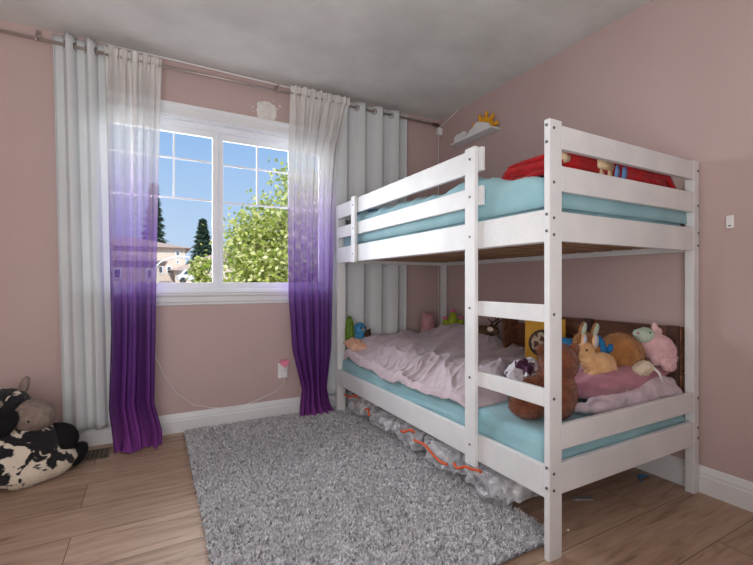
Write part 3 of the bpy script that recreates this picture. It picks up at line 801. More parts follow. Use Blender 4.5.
# crumpled lilac fold at the near end, below the mauve pillow
def crumple(cx, cy, cz, rx, ry, rz, seed, rotz, m, name, amp=.35, nf=7):
    bm = bm_(); bmesh.ops.create_icosphere(bm, subdivisions=6, radius=1)
    cr, sr = math.cos(rotz), math.sin(rotz)
    for v in bm.verts:
        p = v.co.copy(); s = p.normalized()
        rr = 1+amp*(.55*(ridge(s.x*1.1+seed, s.y*1.6, s.z*1.8)**1.6)+.22*(ridge(s.x*2.4, s.y*2.4+seed, s.z*3)**2)-.25)
        p = s*rr; x, y, z = p.x*rx, p.y*ry, p.z*rz
        v.co = (cx+x*cr-y*sr, cy+x*sr+y*cr, max(cz+z, cz-rz*.6))
    return obj(name, bm, m, smooth=True)
rr = random.Random(4)
parts = []
for (xa, ya, xb, yb, z, rad) in ((1.66,1.10,2.02,1.085,.462,.032),(1.74,1.10,2.10,1.075,.498,.030),(1.90,1.09,2.20,1.075,.472,.040),(1.95,1.11,2.21,1.09,.520,.030),(1.70,1.14,2.10,1.14,.47,.035),(1.62,1.15,1.80,1.10,.452,.022)):
    for k in range(9):
        q = k/8; parts.append(((lerp(xa,xb,q), lerp(ya,yb,q)+.010*math.sin(q*7+z*90), z+.010*math.sin(q*5+xa*9)),(.045,rad*.95,rad),(0,rr.uniform(-14,14),rr.uniform(-16,16))))
o = plush('fleece_blanket', parts, M['lilac'], None, .007, wob=.006, furlen=0, smooth=4, flat=.434)
tag(o, 'bunched lilac fleece blanket lying along the foot of the lower bunk under the mauve pillow', 'blanket')
o = obj('pillow', pillow_mesh((1.93, 1.215, .535), (.30, .15, .075), (-12, 0, 4), seed=5, wr=.022), M['mauve'], smooth=True)
tag(o, 'mauve pillow with folded cloth cover under the plush rabbits', 'pillow')

# blue pillow propped on the boards (blue with white cloud print)
bp = mat('sky_print_cloth', rgb(58,140,196), .85, rgb(226,236,244), 9, .1, 90, contrast=(.40,.50))
o = obj('pillow', pillow_mesh((2.09, 1.48, .545), (.17, .17, .06), (0, 62, 6), seed=8), bp, smooth=True)
tag(o, 'bright blue pillow with white cloud print leaning on the wooden boards', 'pillow')

# patterned cloth bundle left of the bear
pc = mat('white_purple_print', rgb(232,228,234), .9, rgb(84,48,76), 9, .2, 80, contrast=(.40,.44))
o = crumple(1.66, 1.47, .515, .12, .09, .085, 7.3, .5, pc, 'printed_blanket', .6)
tag(o, 'bunched white cloth with dark purple print beside the brown teddy bear', 'blanket')

# ------------------------------------------------------------------ wooden boards behind the bed
t = thing('wooden_headboard', 'rustic dark brown plank headboard standing along the wall behind the plush toys', 'headboard', (2.25, 1.5, .43))
for z0, z1, dx in ((.44,.555,0),(.560,.675,.003),(.680,.785,0)):
    bm = bm_(); box(bm, 2.235+dx, 2.262, 1.05, 1.90, z0, z1); obj('plank', bm, M['wood_dark'], t, bevel=.004)
for y in (1.055, 1.50, 1.86):
    bm = bm_(); box(bm, 2.212, 2.236, y, y+.05, .44, .79); obj('upright', bm, M['wood_end'], t, bevel=.003)
t = thing('wooden_crate', 'small dark wooden crate standing on the lower bunk left of the plank headboard', 'crate', (2.16, 2.06, .45))
for a in ((2.12,2.255,2.075,2.095,.45,.755),(2.235,2.255,1.93,2.075,.45,.72),(2.12,2.235,1.93,2.075,.45,.47)):
    bm = bm_(); box(bm, *a); obj('board', bm, M['wood_dark'], t, bevel=.003)
t = thing('picture_card', 'yellow card box with a round brown and white picture, propped by the headboard', 'box', (2.12, 1.95, .5))
bm = bm_(); box(bm, -.012,.012,-.115,.115,-.15,.15); o = obj('card_box', bm, M['yellowbox']); o.parent = t; o.rotation_euler = (0,math.radians(8),math.radians(40)); o.location = (.0,-.21,.125)
bm = bm_(); cyl(bm, (-.0125,.01,.0), (-.0145,.01,.0), .085, n=32); o2 = obj('round_picture', bm, M['wood_end']); o2.parent = o
bm = bm_(); cyl(bm, (-.0145,.01,.0), (-.0155,.01,.0), .070, n=32); o2 = obj('round_picture', bm, mat('picture_cream', rgb(206,186,160), .7, rgb(92,60,48), 38, contrast=(.46,.52))); o2.parent = o

# ------------------------------------------------------------------ plush toys on the lower bunk
# teddy bear seen from behind, sitting
t = thing('teddy_bear', 'brown teddy bear sitting on the lower bunk by the near post, back to the room', 'teddy bear', (1.44, 1.19, .43))
bx, by, bz = 1.492, 1.175, .43
plush('body', [((bx-.005,by,bz+.105),(.092,.088,.115)), ((bx+.015,by-.005,bz+.235),(.082,.080,.078)), ((bx-.01,by,bz+.175),(.065,.062,.05)),
    ((bx-.105,by+.05,bz+.055),(.080,.055,.055),(0,0,-35)), ((bx+.05,by+.10,bz+.05),(.05,.09,.05),(0,0,-10)),
    ((bx-.085,by+.03,bz+.14),(.055,.036,.034),(0,25,-20)), ((bx+.095,by+.03,bz+.135),(.045,.034,.036),(0,-30,20)),
    ((bx+.085,by+.045,bz+.225),(.040,.036,.034))], M['bear'], t, .008, furlen=.008, flat=.433)
for s in (-1, 1):
    plush('ear', [((bx+.015+s*.062, by-.005-s*.03, bz+.285),(.030,.016,.030))], M['bear'], t, .006, furlen=.007)
bm = bm_(); ell(bm, (bx+.125, by+.045, bz+.235), (.013,.012,.010)); obj('nose', bm, M['black'], t, smooth=True)
for s in (-1,1):
    bm = bm_(); ell(bm, (bx+.088, by+.02+s*.032-.01, bz+.262), (.006,.006,.006)); obj('eye', bm, M['black'], t, smooth=True)

# small tan rabbit facing left
t = thing('plush_rabbit', 'small light tan plush rabbit with grey lined ears sitting on the mauve pillow', 'plush rabbit', (1.80, 1.17, .575))
rx, ry, rz = 1.775, 1.165, .565
plush('body', [((rx+.01,ry-.005,rz+.062),(.078,.050,.055)), ((rx-.055,ry+.015,rz+.085),(.040,.036,.045)), ((rx-.065,ry+.022,rz+.130),(.042,.034,.036),(0,-15,0)), ((rx-.098,ry+.03,rz+.120),(.020,.018,.017)),
    ((rx-.055,ry-.01,rz+.022),(.020,.020,.03)),((rx-.03,ry+.03,rz+.022),(.020,.020,.03)), ((rx+.045,ry-.025,rz+.028),(.045,.028,.030),(0,0,10)), ((rx+.09,ry,rz+.05),(.022,.02,.02))], M['tan'], t, .006, furlen=.005, flat=.566)
for dx, dy, a in ((-.035,-.005,18),(-.055,.035,8)):
    e = plush('ear', [((rx+dx,ry+dy,rz+.170),(.025,.011,.036),(0,a,20))], M['tan'], t, .005, furlen=.003)
    plush('ear_lining', [((rx+dx-.003,ry+dy-.008,rz+.171),(.020,.008,.031),(0,a,20))], M['greyplush'], t, .004, furlen=.002)
for s in (0,1):
    bm = bm_(); ell(bm, (rx-.092+.004*s, ry-.004+.06*s, rz+.136), (.0055,.0045,.0055)); obj('eye', bm, M['black'], t, smooth=True)

# large golden brown rabbit lying behind, tail toward the room
t = thing('plush_rabbit', 'large golden brown plush rabbit with blue scarf and cream tail lying beside the tan rabbit', 'plush rabbit', (2.02, 1.22, .58))
gx, gy, gz = 1.995, 1.20, .560
plush('body', [((gx,gy,gz+.095),(.115,.095,.098),(0,12,0)), ((gx-.11,gy+.04,gz+.115),(.065,.055,.055)), ((gx-.165,gy+.075,gz+.15),(.058,.05,.05)), ((gx+.03,gy-.04,gz+.035),(.06,.04,.03)), ((gx-.20,gy+.07,gz+.14),(.03,.026,.024))], M['bunny'], t, .008, furlen=.007)
plush('tail', [((gx-.01,gy-.112,gz+.046),(.060,.034,.030),(0,-6,0))], M['cream'], t, .006, furlen=.008)
for dx, dy, a, b in ((-.13,.06,50,0),(-.165,.085,38,1)):
    plush('ear', [((gx+dx+.02*(1-b),gy+dy,gz+.208),(.028,.012,.052),(0,a,15))], M['bunny'], t, .006, furlen=.003)
    plush('ear_lining', [((gx+dx+.02*(1-b)-.002,gy+dy-.010,gz+.209),(.022,.008,.046),(0,a,15))], M['mint'], t, .005, furlen=.002)
bm = bm_(); pts = [Vector((gx-.122+.0*k, gy+.052, gz+.125))+Vector((.014*math.cos(a), .050*math.cos(a), .050*math.sin(a))) for k, a in enumerate([2*PI*i/24 for i in range(24)])]
tube(bm, pts, .017, 10, closed=True); tube(bm, [(gx-.12,gy-.005,gz+.11),(gx-.112,gy-.02,gz+.13),(gx-.105,gy-.02,gz+.15)], [.012,.016,.010]); obj('scarf', bm, M['bluescarf'], t, smooth=True)
bm = bm_(); ell(bm, (gx-.205,gy+.04,gz+.165),(.006,.006,.006)); obj('eye', bm, M['black'], t, smooth=True)
bm = bm_(); tube(bm, [(gx+.045,gy-.115,gz+.055),(gx+.06,gy-.145,gz+.02),(gx+.075,gy-.150,gz-.02)], .006, 6); obj('white_ribbon', bm, M['white_plastic'], t, smooth=True)

# pink lamb with mint face lying on its front, to the right
t = thing('plush_lamb', 'pink plush lamb with pale mint face resting against the headboard at the bed foot', 'plush lamb', (2.17, 1.13, .60))
px_, py_, pz_ = 2.17, 1.12, .592
plush('body', [((px_+.0,py_,pz_+.085),(.108,.070,.066),(0,30,0)), ((px_+.045,py_-.01,pz_+.04),(.055,.055,.055)), ((px_-.055,py_+.01,pz_+.125),(.055,.05,.05)),
    ((px_+.005,py_-.045,pz_+.01),(.058,.030,.028),(0,8,20)), ((px_-.055,py_-.02,pz_+.055),(.03,.025,.045))], M['pinkplush'], t, .007, furlen=.006)
plush('face', [((px_-.095,py_+.012,pz_+.155),(.046,.040,.036),(0,-12,0)), ((px_-.135,py_+.015,pz_+.165),(.028,.026,.022))], M['mint'], t, .006, furlen=.005)
for dx, dz, a in ((-.045,.185,-20),(-.02,.16,30)):
    plush('ear', [((px_+dx,py_-.01,pz_+dz),(.020,.012,.034),(0,a,0))], M['pinkplush'], t, .005, furlen=.004)
bm = bm_(); ell(bm, (px_-.16,py_+.005,pz_+.17),(.007,.007,.006)); obj('nose', bm, M['dustypink'], t, smooth=True)
for s in (0,1):
    bm = bm_(); ell(bm, (px_-.115,py_-.025+.07*s,pz_+.172),(.004,.004,.004)); obj('eye', bm, M['black'], t, smooth=True)

# toys at the head end
t = thing('cactus_plush', 'tall green cactus plush standing at the head of the lower bunk beside the white curtain', 'plush cactus', (1.325, 2.87, .44))
plush('body', [((1.325,2.88,.60),(.036,.034,.15)), ((1.355,2.88,.56),(.02,.02,.05))], M['green'], t, .007, furlen=.005)
bm = bm_()
for k in range(8):
    a = 2*PI*k/8; tube(bm, [(1.325+.037*math.cos(a)*s, 2.88+.035*math.sin(a)*s, z) for z, s in ((.50,.86),(.56,.98),(.62,1.0),(.68,.84),(.72,.62))], .0022, 5)
obj('rib_seams', bm, M['lime'], t, smooth=True)
t = thing('plush_bird', 'fluffy blue plush bird with dark eyes behind the peach cushion', 'plush bird', (1.40, 2.84, .44))
plush('body', [((1.40,2.86,.64),(.048,.045,.05)), ((1.395,2.86,.55),(.045,.042,.09))], M['blueplush'], t, .007, furlen=.009)
for s in (-1,1):
    bm = bm_(); ell(bm, (1.40+s*.02+.008, 2.815, .655), (.007,.006,.008)); obj('eye', bm, M['black'], t, smooth=True)
bm = bm_(); cyl(bm, (1.408,2.815,.64),(1.408,2.795,.636), .008, .002, n=10); obj('beak', bm, M['yellow'], t)
t = thing('brown_plush', 'small dark brown plush animal with round ears to the right of the blue bird', 'plush animal', (1.46, 2.85, .48))
plush('body', [((1.455,2.85,.60),(.036,.034,.035)), ((1.46,2.85,.55),(.038,.036,.06))], M['darkbrown'], t, .007, furlen=.006)
for s in (-1,1): plush('ear', [((1.455+s*.027,2.85,.632),(.012,.008,.013))], M['darkbrown'], t, .005, furlen=.003)
bm = bm_(); ell(bm, (1.455,2.80,.545),(.02,.008,.02)); obj('muzzle', bm, M['peach'], t, smooth=True)
o = obj('cushion', pillow_mesh((1.318, 2.76, .535), (.065, .09, .045), (10,0,0), seed=3), M['peach'], smooth=True)
tag(o, 'small peach cushion at the head corner of the lower bunk', 'cushion')
o2 = plush('plush_pig', [((2.03,2.85,.665),(.060,.05,.078)), ((2.03,2.85,.57),(.065,.055,.09)), ((1.995,2.85,.725),(.020,.014,.027)), ((2.065,2.85,.725),(.020,.014,.027))], M['dustypink'], None, .008, furlen=.005)
tag(o2, 'dusty pink rounded plush toy sitting by the far corner above the lilac blanket', 'plush toy')
t = thing('cactus_plush', 'lime green plush cactus with hot pink tips at the back of the lower bunk', 'plush cactus', (2.13, 2.64, .5))
plush('body', [((2.13,2.64,.65),(.042,.036,.12)), ((2.07,2.66,.66),(.024,.022,.055)), ((2.09,2.655,.62),(.04,.02,.02)), ((2.19,2.61,.665),(.022,.022,.05)), ((2.17,2.62,.63),(.03,.02,.02))], M['lime'], t, .007, furlen=.004)
for p in ((2.13,2.64,.772),(2.068,2.66,.715),(2.192,2.61,.715)):
    bm = bm_(); ell(bm, p, (.020,.018,.014)); obj('pink_tip', bm, M['hotpink'], t, smooth=True)
t = thing('plush_deer', 'brown plush deer with branching antlers lying near the wall', 'plush deer', (2.14, 2.22, .58))
plush('body', [((2.15,2.31,.635),(.06,.09,.045),(0,0,30)), ((2.13,2.20,.665),(.036,.045,.034),(0,0,10)), ((2.12,2.15,.655),(.02,.028,.019))], M['antler'], t, .007, furlen=.005)
bm = bm_(); ell(bm, (2.095,2.185,.67),(.010,.03,.018)); obj('face_patch', bm, M['cream'], t, smooth=True)
for s, q in ((-1,0),(1,.03)):
    bm = bm_(); b0 = Vector((2.13+s*.016, 2.19, .69))
    tube(bm, [b0, b0+Vector((s*.015,-.02,.03)), b0+Vector((s*.012,-.06,.045)), b0+Vector((s*.02,-.09,.07))], [.007,.006,.005,.003], 8)
    tube(bm, [b0+Vector((s*.015,-.02,.03)), b0+Vector((s*.035,0,.055))], [.005,.003], 8)
    tube(bm, [b0+Vector((s*.012,-.06,.045)), b0+Vector((s*.03,-.06,.075))], [.005,.003], 8)
    obj('antler', bm, M['wood_end'], t, smooth=True)

# ------------------------------------------------------------------ vinyl bags under the bed
def bag(label, y0, y1, x0, x1, h, seed, zipz, zip_span, col):
    t = thing('storage_bag', label, 'storage bag', (x0, (y0+y1)/2, 0), 'clear zipped bags stored under the bed')
    cx, cy = (x0+x1)/2, (y0+y1)/2; a, b, c = (x1-x0)/2, (y1-y0)/2, h/2
    def shell(sc, amp, sd):
        bm = bm_(); bmesh.ops.create_icosphere(bm, subdivisions=5, radius=1)
        for v in bm.verts:
            s = v.co.normalized(); p = Vector([math.copysign(abs(q)**.55, q) for q in s]); 
            n = ridge(s.x*1.6+sd, s.y*1.8, s.z*1.6)**1.5*.55+ridge(s.x*3, s.y*3+sd, s.z*3)**2*.35-.3
            p *= sc*(1+amp*n)
            z = c+.028+p.z*c*.92
            v.co = (cx+p.x*a*.9, cy+p.y*b*.95, max(z, .026+.02*(0 if sc>=.95 else 1)))
        return bm
    obj('plastic_shell', shell(1.0, .28, seed), M['bag'], t, smooth=True)
    obj('contents', shell(.80, .35, seed+3), col, t, smooth=True)
    bm = bm_(); pts = []
    ya, yb = zip_span
    for k in range(15):
        q = k/14; y = lerp(ya, yb, q); pts.append((x0-.006+.008*math.sin(q*5+seed), y, zipz+.014*math.sin(q*4+seed)+.015*noise.noise(Vector((q*3,seed,0)))))
    tube(bm, pts, [.0065]*15, 6); obj('orange_zipper', bm, M['orange'], t, smooth=True)
    return t
G = None
cA = M['clothes']; cB = mat('stored_tan_cloth', rgb(200,182,160), .9, rgb(150,134,120), 12); cC = mat('stored_white_cloth', rgb(232,232,236), .9, rgb(180,184,196), 10)
bag('clear plastic bag with orange zipper under the bed, farthest from the ladder', 2.56, 2.86, 1.265, 1.70, .17, 1.1, .175, (2.62, 2.83), cB)
bag('crumpled silvery clear plastic bag under the bed, second from the head end', 2.22, 2.52, 1.27, 1.70, .14, 4.7, .14, (2.42, 2.50), cC)
bag('clear plastic bag with short orange zipper under the bed, in the middle of the row', 1.90, 2.19, 1.265, 1.70, .175, 7.2, .160, (1.90, 2.02), cA)
bag('bulging clear plastic bag with a long curved orange zipper, under the ladder post', 1.58, 1.88, 1.255, 1.70, .175, 10.4, .135, (1.585, 1.88), cC)
bag('clear plastic bag nearest the foot of the bed with orange zipper', 1.26, 1.56, 1.27, 1.70, .165, 13.9, .150, (1.38, 1.56), cC)

# ------------------------------------------------------------------ shag rug
rug = thing('shag_rug', 'rectangular light grey shag rug lying on the wooden floor beside the bunk bed', 'rug', (.8, 2.0, 0))
RX0, RX1, RY0, RY1_ = .182, 1.385, 1.075, 3.015
bm = bm_(); box(bm, RX0+.01, RX1-.01, RY0+.01, RY1_-.01, 0, .008); obj('rug_backing', bm, M['rugbase'], rug)
def make_pile():
    K = 190000
    # more tufts near the viewer where they show larger
    x = RX0+np.random.rand(K)*(RX1-RX0); y = RY0+np.random.rand(K)**1.25*(RY1_-RY0)
    h = .015+.010*np.random.rand(K); ang = np.random.rand(K)*2*PI
    clx = np.floor(x/.012+.4*np.sin(y*90)); cly = np.floor(y/.012+.4*np.sin(x*90))
    hsh = (np.sin(clx*12.9898+cly*78.233)*43758.5453)%1
    ang = hsh*2*PI+np.random.randn(K)*1.1
    lean = .007+.010*np.random.rand(K)
    dx = np.cos(ang); dy = np.sin(ang); w = .0017+.0010*np.random.rand(K)
    sx, sy = -dy, dx
    z0 = np.full(K, .005)
    def row(t, ww):
        px = x+dx*lean*t**1.6; py = y+dy*lean*t**1.6; pz = z0+h*(t-.18*t*t)
        return np.stack([px-sx*ww, py-sy*ww, pz], 1), np.stack([px+sx*ww, py+sy*ww, pz], 1)
    a0, a1 = row(0, w); b0, b1 = row(.6, w*1.15); c0, c1 = row(1.0, w*.55)
    V = np.stack([a0,a1,b0,b1,c0,c1], 1).reshape(-1,3).astype('f')
    base = (np.arange(K)*6)[:,None]
    F = np.concatenate([base+np.array([0,1,3,2]), base+np.array([2,3,5,4])], 1).reshape(-1,4)
    me = bpy.data.meshes.new('pile')
    me.vertices.add(len(V)); me.vertices.foreach_set('co', V.ravel())
    me.loops.add(F.size); me.loops.foreach_set('vertex_index', F.ravel().astype('i'))
    me.polygons.add(len(F)); me.polygons.foreach_set('loop_start', (np.arange(len(F))*4).astype('i'))
    me.polygons.foreach_set('use_smooth', np.ones(len(F), dtype=bool))
    me.update(calc_edges=True)
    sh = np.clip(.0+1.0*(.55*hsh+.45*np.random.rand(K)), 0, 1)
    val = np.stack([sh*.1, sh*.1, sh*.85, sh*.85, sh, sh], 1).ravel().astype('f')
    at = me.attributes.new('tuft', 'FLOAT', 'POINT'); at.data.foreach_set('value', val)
    return me
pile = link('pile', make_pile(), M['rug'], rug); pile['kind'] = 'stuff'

# ------------------------------------------------------------------ plush cow (beanbag style) at the left
t = thing('plush_cow', 'large black and cream plush cow lying on the floor under the left curtain', 'plush cow', (-.72, 2.68, 0))
plush('body', [((-.80,2.70,.13),(.37,.23,.135)), ((-.58,2.70,.17),(.17,.15,.125)), ((-.50,2.64,.075),(.17,.09,.080),(0,0,38)), ((-.85,2.56,.12),(.25,.13,.11))], M['cow'], t, .012, furlen=.007, dens=30000, wob=.012, flat=.006)
plush('head', [((-.645,2.70,.378),(.115,.095,.088),(0,20,0))], M['cow'], t, .009, furlen=.006)
plush('muzzle', [((-.535,2.66,.330),(.098,.080,.078),(0,14,-10))], M['taupe'], t, .008, furlen=.004)
plush('ear', [((-.625,2.585,.325),(.048,.026,.070),(0,30,0))], M['blackplush'], t, .007, furlen=.005)
plush('horn', [((-.585,2.74,.465),(.022,.020,.055),(0,14,0))], M['taupe'], t, .006, furlen=.003)
plush('horn', [((-.675,2.615,.415),(.042,.020,.026),(0,10,0))], M['taupe'], t, .006, furlen=.003)
plush('hoof', [((-.455,2.72,.170),(.105,.085,.088))], M['blackplush'], t, .009, furlen=.005)
plush('hoof', [((-.365,2.78,.060),(.040,.055,.066),(0,30,10))], M['blackplush'], t, .007, furlen=.005, flat=.004)
bm = bm_(); ell(bm, (-.535,2.583,.320),(.005,.004,.008)); obj('nostril', bm, M['black'], t, smooth=True)
bm = bm_(); ell(bm, (-.585,2.605,.415),(.008,.006,.010)); obj('eye', bm, M['black'], t, smooth=True)

# ------------------------------------------------------------------ litter on the floor under the bed
bm = bm_(); box(bm, 1.70, 1.79, 1.212, 1.235, 0, .006, Matrix.Rotation(math.radians(-25),3,'Z')); tag(obj('plastic_strip', bm, mat('grey_plastic', rgb(150,152,158), .4), bevel=.001), 'short grey plastic strip lying on the floor under the bed', 'strip')
bm = bm_(); ell(bm, (2.20,1.215,.010),(.022,.016,.009)); tube(bm, [(2.17,1.21,.006),(2.155,1.19,.005)], .005); tube(bm, [(2.22,1.22,.008),(2.24,1.20,.005)], .005)
tag(obj('toy_scrap', bm, mat('blue_toy_plastic', rgb(62,112,150), .4), smooth=True), 'tiny blue plastic toy on the floor near the right baseboard', 'toy')
bm = bm_(); ell(bm, (1.469,1.095,.004),(.006,.005,.004), seg=8, rings=6); tag(obj('paper_scrap', bm, M['white_plastic']), 'white scrap on the floor by the near bed post', 'scrap')

# ------------------------------------------------------------------ outside
GND = mat('street_asphalt', rgb(196,192,186), .9, rgb(182,178,172), 2)
bm = bm_()
for i in range(40):
    for j in range(24): pass
me = grid(lambda u, v: (lerp(-40, 70, u), lerp(3.6, 90, v), lerp(-3.2, .93, sstep(0, .30, v))+1.2*sstep(.45,1,v)), 12, 40)
struct(link('ground', me, GND, smooth=True), 'pale street and lawns outside', 'ground')
stucco = mat('beige_stucco', rgb(222,206,190), .9, rgb(214,198,182), 1)
stucco2 = mat('taupe_stucco', rgb(198,184,170), .9, rgb(190,174,160), 1)
roofm = mat('pinkish_shingle', rgb(206,178,160), .9, rgb(186,160,144), 5)
dglass = mat('house_window_glass', rgb(74,84,98), .2)
def hip(bm, x0, x1, y0, y1, z, h, o=.5, ins=.45):
    a = [(x0-o,y0-o,z),(x1+o,y0-o,z),(x1+o,y1+o,z),(x0-o,y1+o,z)]
    w, d = x1-x0, y1-y0; k = min(w, d)/2*.98
    b = [(x0+k*ins*2,y0+k*ins*2,z+h),(x1-k*ins*2,y0+k*ins*2,z+h),(x1-k*ins*2,y1-k*ins*2,z+h),(x0+k*ins*2,y1-k*ins*2,z+h)]
    A = [bm.verts.new(p) for p in a]; B = [bm.verts.new(p) for p in b]
    bm.faces.new(A[::-1]); bm.faces.new(B)
    for i in range(4): bm.faces.new((A[i],A[(i+1)%4],B[(i+1)%4],B[i]))
def house(label, vols, wins, mm=stucco):
    x0, y0 = vols[0][0], vols[0][2]
    t = thing('house', label, 'house', (x0, y0, .9), group=None)
    for (xa, xb, ya, yb, za, zb, rh) in vols:
        bm = bm_(); box(bm, xa, xb, ya, yb, za, zb); obj('wall', bm, mm, t)
        bm = bm_(); hip(bm, xa, xb, ya, yb, zb, rh); obj('roof', bm, roofm, t)
    for (x, y, z, w, h, ax) in wins:
        bm = bm_()
        if ax == 'y': box(bm, x, x+w, y-.06, y, z, z+h)
        else: box(bm, x, x+.06, y, y+w, z, z+h)
        f = obj('window', bm, M['vinyl'], t)
        bm = bm_(); l = t.location
        if ax == 'y': box(bm, x+.1, x+w-.1, y-.09, y-.05, z+.1, z+h-.1)
        else: box(bm, x+.05, x+.09, y+.1, y+w-.1, z+.1, z+h-.1)
        bmesh.ops.translate(bm, verts=bm.verts, vec=-l); g = obj('pane', bm, dglass, None); g.parent = f
    return t
house('beige two storey stucco house with pinkish hip roof seen through the left pane', [(-6.5, 2.5, 40, 50, .8, 4.0, 1.1), (1.6, 3.4, 37.5, 40.5, .8, 2.0, .5)],
      [(.35,40,1.75,.45,.7,'y'),(1.0,40,1.75,.45,.7,'y'),(1.7,40,3.3,.4,.5,'y'),(1.75,40,2.6,.3,.4,'y')])
house('nearer taupe house corner with lower roof beside the left sheer curtain', [(-9, .35, 30, 38, .8, 2.35, .9)], [(-.4,30,1.2,.4,.7,'y'),(-2.2,30,1.2,.5,.7,'y')], stucco2)
house('house with pale roof behind the bushy tree seen through the window', [(3.6, 10, 44, 52, .8, 3.0, 1.3)], [(4.4,44,2.2,.5,.6,'y')])

# trees
def leaf_tree(name, label, base, crown, n, size, cols, trunk_r, seed, cat='tree'):
    rnd = random.Random(seed); t = thing(name, label, cat, base)
    m1, nt, out = new_mat(name+'_leaf_green')
    d = N(nt, 'ShaderNodeBsdfDiffuse'); tl = N(nt, 'ShaderNodeBsdfTranslucent'); at = N(nt, 'ShaderNodeAttribute', attribute_name='shade')
    cr = N(nt, 'ShaderNodeValToRGB'); e = cr.color_ramp.elements; e[0].color = cols[0]; e[1].color = cols[2]; q = e.new(.5); q.color = cols[1]
    L(nt, at.outputs['Fac'], cr.inputs['Fac']); L(nt, cr.outputs[0], d.inputs[0]); L(nt, cr.outputs[0], tl.inputs[0])
    mx = N(nt, 'ShaderNodeMixShader'); mx.inputs[0].default_value = .4; L(nt, d.outputs[0], mx.inputs[1]); L(nt, tl.outputs[0], mx.inputs[2]); L(nt, mx.outputs[0], out.inputs[0])
    V = []; F = []; S = []
    clusters = []
    for (c, r) in crown:
        for _ in range(int(26*r[0]*r[0]+14)):
            while True:
                p = Vector((rnd.uniform(-1,1), rnd.uniform(-1,1), rnd.uniform(-1,1)))
                if .25 < p.length < 1: break
            clusters.append(Vector((c[0]+p.x*r[0], c[1]+p.y*r[1], c[2]+p.z*r[2])))
    for i in range(n):
        c = rnd.choice(clusters)
        p = c+Vector((rnd.gauss(0,1), rnd.gauss(0,1), rnd.gauss(0,1)))*.20*crown[0][1][0]/1.6
        a = Vector((rnd.gauss(0,1), rnd.gauss(0,1), rnd.gauss(0,.6)-.4)).normalized(); b = a.orthogonal().normalized()
        b.rotate(Matrix.Rotation(rnd.random()*6.3, 3, a)); s = size*rnd.uniform(.6,1.3); k = len(V)
        V += [p, p+a*s*.5+b*s*.32, p+a*s, p+a*s*.5-b*s*.32]; F.append((k,k+1,k+2,k+3)); sh = rnd.random(); S += [sh]*4
    me = bpy.data.meshes.new('foliage'); me.from_pydata([tuple(v) for v in V], [], F)
    at_ = me.attributes.new('shade','FLOAT','POINT'); at_.data.foreach_set('value', S)
    link('foliage', me, m1, t)
    bm = bm_(); bc = Vector(crown[0][0]); b0 = Vector(base)
    tube(bm, [b0, b0.lerp(bc, .5), bc], [trunk_r, trunk_r*.8, trunk_r*.5], 8)
    for c in clusters[::3]:
        st = b0.lerp(bc, rnd.uniform(.5,1)); tube(bm, [st, st.lerp(c,.5)+Vector((0,0,.05)), c], [trunk_r*.22, trunk_r*.14, trunk_r*.06], 5)
    obj('trunk', bm, mat('bark', rgb(120,100,84), .9), t, smooth=True)
    return t
lc = (rgb(136,160,66), rgb(200,208,116), rgb(248,244,196))
leaf_tree('maple_tree', 'bushy yellow green leafy tree filling the right window pane', (3.0, 8.2, -2.9),
          [((2.6,8.0,.5),(1.45,1.2,1.5)), ((2.3,8.0,1.7),(.85,.9,.9)), ((2.6,8.0,2.4),(.6,.8,.8)), ((1.55,8.0,.5),(.45,.5,.8)), ((1.6,8.0,1.6),(.30,.4,.55)), ((3.4,8.0,1.6),(1.0,.8,1.0))], 30000, .095, lc, .10, 3)
leaf_tree('garden_shrub', 'small yellow green shrub in front of the house across the street', (1.0, 9.6, -2.6),
          [((1.10,9.6,.75),(.42,.4,.75)), ((.75,9.6,.35),(.40,.4,.55)), ((.95,9.6,1.2),(.25,.25,.4))], 5000, .10, lc, .06, 12, 'shrub')
def conifer(label, base, h, r, seed):
    rnd = random.Random(seed); t = thing('conifer_tree', label, 'tree', base)
    bm = bm_(); b = Vector(base); tube(bm, [b, b+Vector((0,0,h))], [.25,.04], 8); obj('trunk', bm, mat('conifer_bark', rgb(92,78,66), .9), t)
    V = []; F = []; n = 5200
    for i in range(n):
        q = rnd.random()**.8; z = h*(.12+.88*q); rr = r*(1-q)**1.0*(.6+.5*abs(math.sin(q*38)))*rnd.uniform(.15,1)+.05; a = rnd.random()*6.283
        p = b+Vector((rr*math.cos(a), rr*math.sin(a), z-.15*rr)); d = Vector((math.cos(a),math.sin(a),-.3))*rnd.uniform(.3,.6); s = Vector((-math.sin(a),math.cos(a),rnd.uniform(-.6,.6)))*.14; k = len(V)
        V += [p-s, p+s, p+d]; F.append((k,k+1,k+2))
    me = bpy.data.meshes.new('foliage'); me.from_pydata([tuple(v) for v in V], [], F)
    link('foliage', me, mat('conifer_needles', rgb(96,126,100), .9, rgb(58,86,70), 1.2), t); return t
conifer('tall dark evergreen tree beside the left sheer curtain', (.1, 58, .8), 12.5, 1.9, 5)
conifer('pointed evergreen tree behind the houses in the middle of the left pane', (5.9, 60, .8), 8.8, 2.2, 6)
conifer('smaller evergreen tree to the right of the pointed one', (8.1, 66, .8), 6.6, 1.9, 8)
# street lamp
t = thing('street_lamp', 'slim white curved street lamp in front of the houses', 'street lamp', (.12, 24, -.4))
bm = bm_(); tube(bm, [(.1,24,-.4),(.1,24,1.6)]+[(.1+1.2*(1-math.cos(a)), 24, 1.6+.75*math.sin(a)) for a in [PI/2*k/8 for k in range(1,9)]], .035, 8); obj('pole', bm, M['vinyl'], t, smooth=True)
bm = bm_(); ell(bm, (1.5,24,2.34),(.28,.1,.06)); obj('lamp_head', bm, M['vinyl'], t, smooth=True)
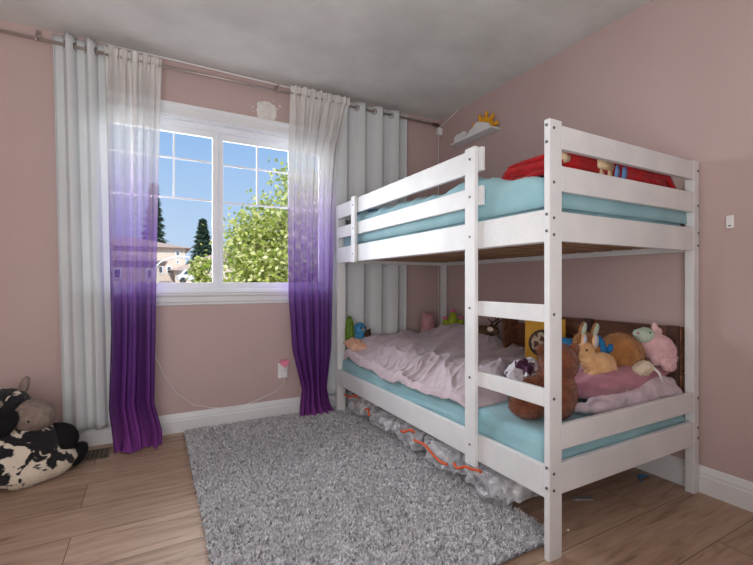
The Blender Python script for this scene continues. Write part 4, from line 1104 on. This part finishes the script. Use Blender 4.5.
# parked van
t = thing('parked_van', 'white van parked outside below the houses', 'van', (2.2, 30, .93))
bm = bm_(); pts = [(1.4,1.1),(1.4,1.4),(1.6,1.5),(1.8,1.8),(2.9,1.8),(3.0,1.5),(3.0,1.1)]
prism(bm, [(a,b+.05) for a,b in pts], 'y', 29.3, 30.8); obj('body', bm, M['vinyl'], t, bevel=.06)
bm = bm_(); prism(bm, [(1.7,1.53),(1.88,1.75),(2.8,1.75),(2.85,1.53)], 'y', 29.27, 29.29); obj('side_window', bm, dglass, t)
for x in (1.7, 2.7):
    bm = bm_(); cyl(bm, (x,29.25,1.13),(x,29.5,1.13),.2); obj('wheel', bm, M['black'], t)

# ------------------------------------------------------------------ light
def sun(name, d, e, ang, col=(1,1,1)):
    l = bpy.data.lights.new(name, 'SUN'); l.energy = e; l.angle = math.radians(ang); l.color = col
    o = bpy.data.objects.new(name, l); C.objects.link(o); o.rotation_euler = Vector(d).to_track_quat('-Z','Y').to_euler(); return o
sun('sun', (.25, .75, -.62), 4.2, 2, (1,.96,.9))
def area(name, loc, tgt, sx, sy, e, col=(1,1,1)):
    l = bpy.data.lights.new(name, 'AREA'); l.shape = 'RECTANGLE'; l.size = sx; l.size_y = sy; l.energy = e; l.color = col
    o = bpy.data.objects.new(name, l); C.objects.link(o); o.location = loc
    o.rotation_euler = (Vector(tgt)-Vector(loc)).to_track_quat('-Z','Y').to_euler(); return o
area('window_daylight', (.10, 5.2, 2.2), (.75, 1.6, .9), 4.2, 2.4, 500, (.93,.97,1))
area('room_fill', (-.6, -.7, 2.2), (.6, 2.6, 1.3), 2.0, 1.2, 5, (1,.985,.97))
area('ceiling_bounce', (-.4, -.3, 1.0), (-.1, 1.2, 2.48), 2.0, 1.4, 50, (1,.98,.96))

w = bpy.data.worlds.new('sky'); bpy.context.scene.world = w; w.use_nodes = True; nt = w.node_tree; nt.nodes.clear()
out = N(nt, 'ShaderNodeOutputWorld'); bg = N(nt, 'ShaderNodeBackground'); tc = N(nt, 'ShaderNodeTexCoord'); sx = N(nt, 'ShaderNodeSeparateXYZ')
cr = N(nt, 'ShaderNodeValToRGB'); e = cr.color_ramp.elements
e[0].position = .0; e[0].color = rgb(208,226,248); e[1].position = .6; e[1].color = rgb(134,178,234); q = e.new(.12); q.color = rgb(190,218,250); q = e.new(.3); q.color = rgb(158,198,246)
L(nt, tc.outputs['Generated'], sx.inputs[0]); L(nt, sx.outputs['Z'], cr.inputs['Fac']); L(nt, cr.outputs[0], bg.inputs['Color']); bg.inputs['Strength'].default_value = 1.0
L(nt, bg.outputs[0], out.inputs['Surface'])

# ------------------------------------------------------------------ camera
cam = bpy.data.cameras.new('camera'); co = bpy.data.objects.new('camera', cam); C.objects.link(co)
cam.sensor_width = 36; cam.lens = 413/753*36; cam.clip_start = .02; cam.clip_end = 300
co.location = (0, 0, 1.0); co.rotation_euler = (PI/2, 0, -math.atan(223.5/413))
sc = bpy.context.scene; sc.camera = co
sc.view_settings.view_transform = 'Standard'; sc.view_settings.look = 'None'; sc.view_settings.exposure = -0.08
sc.cycles.max_bounces = 8; sc.cycles.transparent_max_bounces = 16; sc.cycles.sample_clamp_indirect = 6
sc.cycles.use_denoising = True
